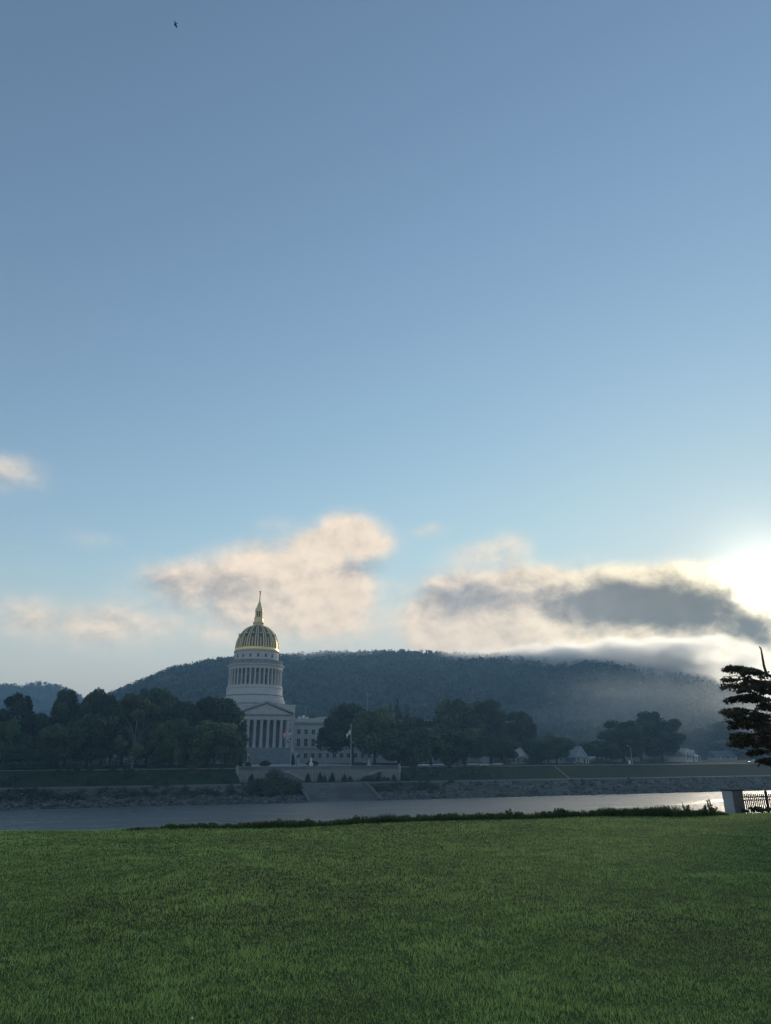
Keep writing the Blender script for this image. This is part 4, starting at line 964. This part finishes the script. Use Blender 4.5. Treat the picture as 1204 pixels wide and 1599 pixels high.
# ------------------------------------------------------------------ flags, lamps, monuments
def flagpole(px, py_top, v, label):
    u, z = onv(px, py_top, v); z0 = far_z(v); o = empty('flagpole', tuple(uv2(u, v, z0)), AN); tag(o, label, 'flagpole'); h = z-z0
    MB().tube([(0, 0, -.1), (0, 0, h)], [.16, .08], 10).build('pole', M['pole'], o, smooth=True)
    MB().lathe([(.05, h), (.18, h+.1), (.18, h+.22), (.03, h+.36)], 10).build('finial', M['gold'], o, smooth=True)
    MB().lathe([(.5, 0), (.5, .25), (.3, .4), (.18, .5)], 12).build('base', M['concrete'], o)
    return u, z, h
def flag(u, z, v, L, Hh, droop, mats, face, label, furl=1.0, thick=.03):
    """cloth hanging and blowing to -u from the pole"""
    o = empty('flag', tuple(uv2(u, v, z)), AN); tag(o, label, 'flag'); NX, NZ = 26, 26; vv_ = []
    for j in range(NZ+1):
        for i in range(NX+1):
            a, b = i/NX, j/NZ
            x = -.18-a*L*furl*(1-.12*math.sin(b*3)); zz_ = -b*Hh*(1-.12*a)-droop*a**1.25; y = .32*math.sin(a*9+b*2.2)*a**.6+.1*math.sin(a*17+b*4)*a
            vv_.append((x, y, zz_))
    ff_ = []; mi_ = []
    for j in range(NZ):
        for i in range(NX): k = j*(NX+1)+i; ff_.append((k, k+NX+1, k+NX+2, k+1)); mi_.append(face((i+.5)/NX, (j+.5)/NZ))
    me = D.meshes.new('cloth'); me.from_pydata(vv_, [], ff_)
    for m in mats: me.materials.append(m)
    me.polygons.foreach_set('material_index', mi_); me.polygons.foreach_set('use_smooth', [True]*len(ff_))
    c = link('cloth', me, o); sm = c.modifiers.new('thickness', 'SOLIDIFY'); sm.thickness = thick
FM = [M['flag_red'], M['flag_white'], M['flag_blue'], M['emblem'], M['flag_black']]
u, z, h = flagpole(456, 1128, 251.5, 'tall pale flagpole in front of the portico carrying the striped flag')
def us_f(a, b):
    if a < .4 and b < 7/13: return 1 if (int(a*NXS)+int(b*NXS)) % 3 == 0 and int(a*NXS) % 2 == 0 else 2
    return 0 if int(b*13) % 2 == 0 else 1
NXS = 26
flag(u, z-2.4, 251.5, 3.0, 1.8, 1.5, FM, us_f, 'red and white striped flag with a blue starred corner flying left from its pole')
def bk_f(a, b): return 1 if (a-.5)**2+((b-.5)*.62)**2 < .035 else 4
flag(u, z-5.2, 251.5, 1.7, 1.1, 1.1, FM, bk_f, 'small black flag hanging below the striped flag', .75)
u, z, h = flagpole(548.5, 1133, 250.8, 'pale flagpole standing before the large dark oak')
def wv_f(a, b):
    if a < .05 or a > .95 or b < .08 or b > .92: return 2
    if (a-.5)**2/.028+(b-.5)**2/.06 < 1: return 3
    if (a-.5)**2/.06+(b-.86)**2/.004 < 1: return 0
    return 1
flag(u, z-1.2, 250.8, 2.5, 1.7, 2.1, FM, wv_f, 'white flag with a blue border drooping from the pole before the dark oak', .72)
def lamp(px, py_top, v, label, kind='globe', group='street lamps along the boulevard'):
    u, z = onv(px, py_top, v); z0 = far_z(v); h = z-z0; o = empty('street_lamp', tuple(uv2(u, v, z0)), AN); tag(o, label, 'street lamp', group)
    if kind == 'globe':
        MB().lathe([(.22, 0), (.22, .3), (.1, .5), (.07, h-.9), (.12, h-.8), (.06, h-.7)], 10).build('post', M['iron'], o, smooth=True)
        MB().lathe([(.08, h-.7), (.24, h-.55), (.3, h-.32), (.22, h-.1), (.05, h)], 12).build('lamp_shade', M['lamp_lens'], o, smooth=True)
    else:
        MB().tube([(0, 0, 0), (0, 0, h-.5)], [.13, .08], 8).build('post', M['pole'], o, smooth=True)
        for s in ((-1, 1) if kind == 'double' else (-1,)):
            MB().tube([(0, 0, h-.7), (s*.5, 0, h-.15), (s*1.2, 0, h-.05)], [.06, .05, .04], 6).build('arm', M['pole'], o)
            MB().lathe([(.1, h-.02), (.3, h-.08), (.26, h-.2), (.08, h-.24)], 10, s*1.3, 0).build('lamp_shade', M['lamp_lens'], o, smooth=True)
lamp(388, 1177, 262.5, 'black post lamp with a pale globe left of the building steps')
lamp(509, 1167, 262.5, 'double armed lamp between the right wing and the oak trunks', 'double')
lamp(984, 1164, 252, 'tall curved street lamp in front of the hazy upright trees', 'single')
lamp(464, 1176, 263, 'dark post lamp just right of the striped flag pole')
sg = empty('road_sign', tuple(uv2(*[onv(983, 1190, 250)[0], 250], far_z(250))), AN); tag(sg, 'small white roadside sign at the foot of the curved lamp', 'sign')
MB().tube([(0, 0, 0), (0, 0, 1.6)], [.04, .04], 6).build('post', M['pole'], sg); MB().box(-.5, .5, -.05, -.045+.02, .5, 1.9).build('panel', M['white'], sg)
def monument(px, pt, v, m, label):
    u, z = onv(px, pt, v); z0 = far_z(v); h = z-z0; o = empty('monument', tuple(uv2(u, v, z0)), AN); tag(o, label, 'monument')
    MB().box(-.7, .7, -.7, .7, -.1, h*.32).box(-.55, .55, -.55, .55, h*.32, h*.4).build('pedestal', m, o)
    MB().lathe([(.36, h*.4), (.42, h*.5), (.28, h*.62), (.36, h*.75), (.3, h*.83), (.1, h*.86), (.15, h*.92), (.13, h*.97), (.03, h)], 12).build('figure', m, o, smooth=True)
monument(486, 1182, 282, M['white'], 'white stone monument standing on the plaza before the right wing')
monument(387, 1176, 280, M['stone'], 'pale tall monument at the left end of the plaza')
monument(543+33, 1186, 268, M['stone'], 'small pale monument among the oak trunks')
mu, mz_ = onv(573.5, 1082, 330); ms = empty('roof_mast', tuple(uv2(mu, 330, 10.4)), AN); tag(ms, 'thin pale mast rising above the large dark oak', 'mast')
MB().tube([(0, 0, 0), (0, 0, mz_-10.4)], [.13, .06], 6).build('pole', M['pole'], ms)

# ------------------------------------------------------------------ houses
def house(pxl, pxr, eave, ridge, v, wall, roof, label, rz=0.0, gable=True, dorm=0, base=None, deep=9, chim=True, lab2='house'):
    ul_, _ = onv(pxl, eave, v); ur_, _ = onv(pxr, eave, v); um = (ul_+ur_)/2; _, ze = onv((pxl+pxr)/2, eave, v); _, zr = onv((pxl+pxr)/2, ridge, v); z0 = far_z(v)
    o = empty('house', tuple(uv2(um, v, z0)), AN+rz); tag(o, label, lab2, 'houses across the boulevard'); wh_ = (ur_-ul_)/2; he = ze-z0; hr = zr-z0
    if gable:      # gable faces the river
        MB().prism([(-wh_, -.3), (wh_, -.3), (wh_, he), (0, hr-.25), (-wh_, he)], 'y', 0, deep).build('wall', wall, o)
        rf = MB(); e = .5
        for s in (-1, 1):
            sl_ = (hr-he)/wh_; pts = [(s*(wh_+e), he-sl_*e), (s*(wh_+e), he-sl_*e+.28), (0, hr+.28), (0, hr)]
            rf.prism(pts if s < 0 else pts[::-1], 'y', -.6, deep+.4)
        rfo = rf.build('roof', roof, o)
        tr = MB()
        for s in (-1, 1):
            sl_ = (hr-he)/wh_; pts = [(s*(wh_+e), he-sl_*e-.25), (s*(wh_+e), he-sl_*e-.01), (0, hr-.01), (0, hr-.3)]
            tr.prism(pts if s < 0 else pts[::-1], 'y', -.62, -.4)
        tr.build('bargeboard', M['white'], rfo)
    else:
        MB().box(-wh_, wh_, 0, deep, -.3, he).build('wall', wall, o)
        rfo = MB().prism([(-.6, he), (deep+.6, he), (deep/2, hr)], 'x', -wh_-.5, wh_+.5).build('roof', roof, o)
        for k in range(dorm):
            x = -wh_+(k+.5)*2*wh_/dorm; d_ = MB(); hm_ = he+(hr-he)*.55
            d_.prism([(x-.9, he+.3), (x+.9, he+.3), (x+.9, hm_), (x, hm_+.9), (x-.9, hm_)], 'y', .3, deep*.45); dd = d_.build('dormer', wall, rfo); MB().box(x-.45, x+.45, .22, .29, he+.6, hm_-.1).build('window', GD, o)
    if chim: MB().box(wh_*.45, wh_*.45+.9, deep*.5, deep*.5+.8, he+.5, hr+1.0).build('chimney', M['brick'], rfo)
    nf = max(1, int(he/2.9)); nw_ = max(2, int(wh_*2/2.4))
    for f_ in range(nf):
        for k in range(nw_):
            x = -wh_+(k+.5)*2*wh_/nw_; z_ = f_*2.9+1.0
            if f_ == 0 and k == nw_//2: MB().box(-.5, .5, -.07, .0, 0, 2.1).build('door', M['roof'], o, (x, 0, .1)); continue
            w_ = MB().box(-.45, .45, -.04, .02, 0, 1.4).build('window', GD, o, (x, 0, z_)); MB().box(-.6, -.45, -.08, -.0, -.1, 1.5).box(.45, .6, -.08, 0, -.1, 1.5).box(-.6, .6, -.1, 0, 1.5, 1.65).box(-.65, .65, -.12, 0, -.22, -.1).build('frame', M['white'], w_)
    pc = MB(); pc.prism([(-2.3, 2.6), (0.0, 3.2), (0.0, 3.35), (-2.4, 2.75)], 'x', -wh_*.8, wh_*.8); po = pc.build('porch_roof', roof, o)
    for k in range(4): x = -wh_*.75+k*wh_*.5; MB().box(x-.1, x+.1, -2.2, -2.0, 0, 2.62).build('porch_post', M['white'], o)
    return o
house(899, 916, 1181, 1166, 286, M['siding_blue'], M['roof_pale'], 'blue grey house with a steep gable and white trim between two round trees')
house(1066, 1094, 1181, 1168, 300, M['siding'], M['roof_pale'], 'white house with a pale roof at the right of the far bank', rz=.3, gable=False, dorm=2, deep=10)
house(798, 822, 1180, 1164, 292, M['siding'], M['roof_pale'], 'white gabled house half hidden under the dark flat topped tree')
house(842, 860, 1182, 1160, 306, M['siding_blue'], M['roof'], 'small blue grey house behind the narrow tree')
house(764, 790, 1180, 1172, 320, M['siding'], M['roof'], 'low white house glimpsed behind the upright dark tree', gable=False, dorm=0)
house(688, 732, 1181, 1170, 322, M['siding'], M['roof'], 'long white house glimpsed under the tallest rounded tree', gable=False, dorm=2)
house(936, 964, 1180, 1168, 322, M['siding'], M['roof'], 'white house behind the low round tree', gable=False)
house(136, 166, 1180, 1166, 296, M['siding'], M['roof_pale'], 'small white house glimpsed through the left tree mass', gable=True)
house(1118, 1150, 1183, 1172, 420, M['siding_blue'], M['roof'], 'faint grey house beyond the lawn behind the dark leafy branch', gable=False)
house(870, 889, 1181, 1164, 300, M['siding'], M['roof'], 'narrow white house behind the small round tree')

# ------------------------------------------------------------------ cars
def car_proto():
    o = empty('parked_car'); b = MB()
    low = [(-2.2, .35), (2.2, .35), (2.25, .6), (2.15, .82), (1.15, .92), (-1.75, .95), (-2.2, .88), (-2.28, .6)]
    b.prism(low, 'y', -.88, .88); b.build('body', M['car_white'], o)
    c = MB(); lo = [(-1.7, .95), (1.1, .92), (.35, 1.4), (-1.15, 1.42)]; c.prism(lo, 'y', -.78, .78); c.build('cabin', GD, o)
    MB().prism([(-1.12, 1.42), (.33, 1.40), (.25, 1.46), (-1.05, 1.48)], 'y', -.72, .72).build('roof', M['car_white'], o)
    for x in (-1.4, 1.4):
        for s in (-1, 1):
            wm_ = MB(); wm_.lathe([(.33, -.1), (.33, .1)], 16); me = wm_.mesh('wheel', M['tyre']); wo = link('wheel', me, o, (x, s*.82, .33)); wo.rotation_euler = (PI/2, 0, 0)
            rm = MB(); rm.lathe([(.2, -.115), (.2, .115)], 12); r_ = rm.build('rim', M['pole'], wo)
    for s in (-1, 1): MB().box(2.2, 2.3, s*.62-.16, s*.62+.16, .6, .76).build('headlight', M['lamp_lens'], o); MB().box(-2.3, -2.22, s*.62-.16, s*.62+.16, .62, .8).build('tail_light', M['flag_red'], o)
    return o
proto = car_proto(); first = True
for px, v, cm, lb in ((662, 254.6, 'car_silver', 'silver parked car furthest left under the roadside trees'), (684, 259.6, 'car_white', 'white parked car behind a trunk under the drooping tree'), (713, 254.6, 'car_dark', 'dark blue parked car below the wide low tree'), (737, 259.8, 'car_white', 'white parked car in the middle of the tree shaded row'),
                      (756, 254.6, 'car_silver', 'silver parked car right of the middle of the row'), (776, 259.8, 'car_white', 'white parked car at the right end of the shaded row'), (903, 254.6, 'car_dark', 'dark parked car in front of the blue grey gabled house'), (1176, 262.5, 'car_white', 'white parked car seen under the dark leafy branch'), (1206, 259.8, 'car_silver', 'silver parked car at the right edge of the far bank')):
    c = proto if first else copy_tree(proto); first = False
    u, _ = onv(px, 1192, v); c.location = uv2(u, v, far_z(v)+.05); c.rotation_euler = (0, 0, AN+(PI if v > 256 else 0)); tag(c, lb, 'car', 'cars parked along the boulevard')
    for ch in c.children:
        if ch.name.split('.')[0] in ('body', 'roof') and cm != 'car_white': ch.data = ch.data.copy(); ch.data.materials[0] = M[cm]

# ------------------------------------------------------------------ birds
def bird(px, py, dist, span, yaw, roll, label):
    r = Vector(ray(px, py)).normalized()*dist; s = span
    o = empty('bird', (r.x, r.y, H+r.z), yaw); o.rotation_euler = (0, roll, yaw); tag(o, label, 'bird', 'birds in flight'); b = MB()
    b.tube([(0, -.28*s, 0), (0, -.2*s, 0), (0, 0, 0), (0, .16*s, .01*s), (0, .25*s, .02*s), (0, .31*s, .01*s)], [.015*s, .05*s, .075*s, .06*s, .04*s, .006*s], 8)
    for q in (-1, 1):
        pts = [(0, .1), (q*.2, .16), (q*.36, .08), (q*.5, -.12), (q*.34, -.06), (q*.16, -.1), (0, -.1)]
        n0 = len(b.v); up = [0, .06, .1, .06, .09, .05, 0]
        for dz in (.008, -.008): b.v += [(p[0]*s, p[1]*s, (u_+dz)*s) for p, u_ in zip(pts, up)]
        m_ = len(pts); b.f += [tuple(n0+i for i in range(m_)), tuple(n0+m_+i for i in range(m_))[::-1]]+[(n0+i, n0+m_+i, n0+m_+(i+1) % m_, n0+(i+1) % m_) for i in range(m_)]; b.m += [0]*(m_+2)
    b.prism([(-.05*s, -.42*s), (.05*s, -.42*s), (.02*s, -.2*s), (-.02*s, -.2*s)], 'z', -.008*s, .008*s)
    b.build('body', M['bird'], o)
bird(274, 38, 60, .50, R(60), R(50), 'dark bird high in the upper left of the sky')
bird(599, 771, 130, .42, R(-80), R(20), 'tiny dark bird in the middle of the sky above the clouds')
bird(33, 862, 130, .42, R(100), R(-15), 'tiny dark bird low at the left edge of the sky')
for nm in PROTO:
    if not PROTO[nm][1]: print('UNUSED PROTO', nm)
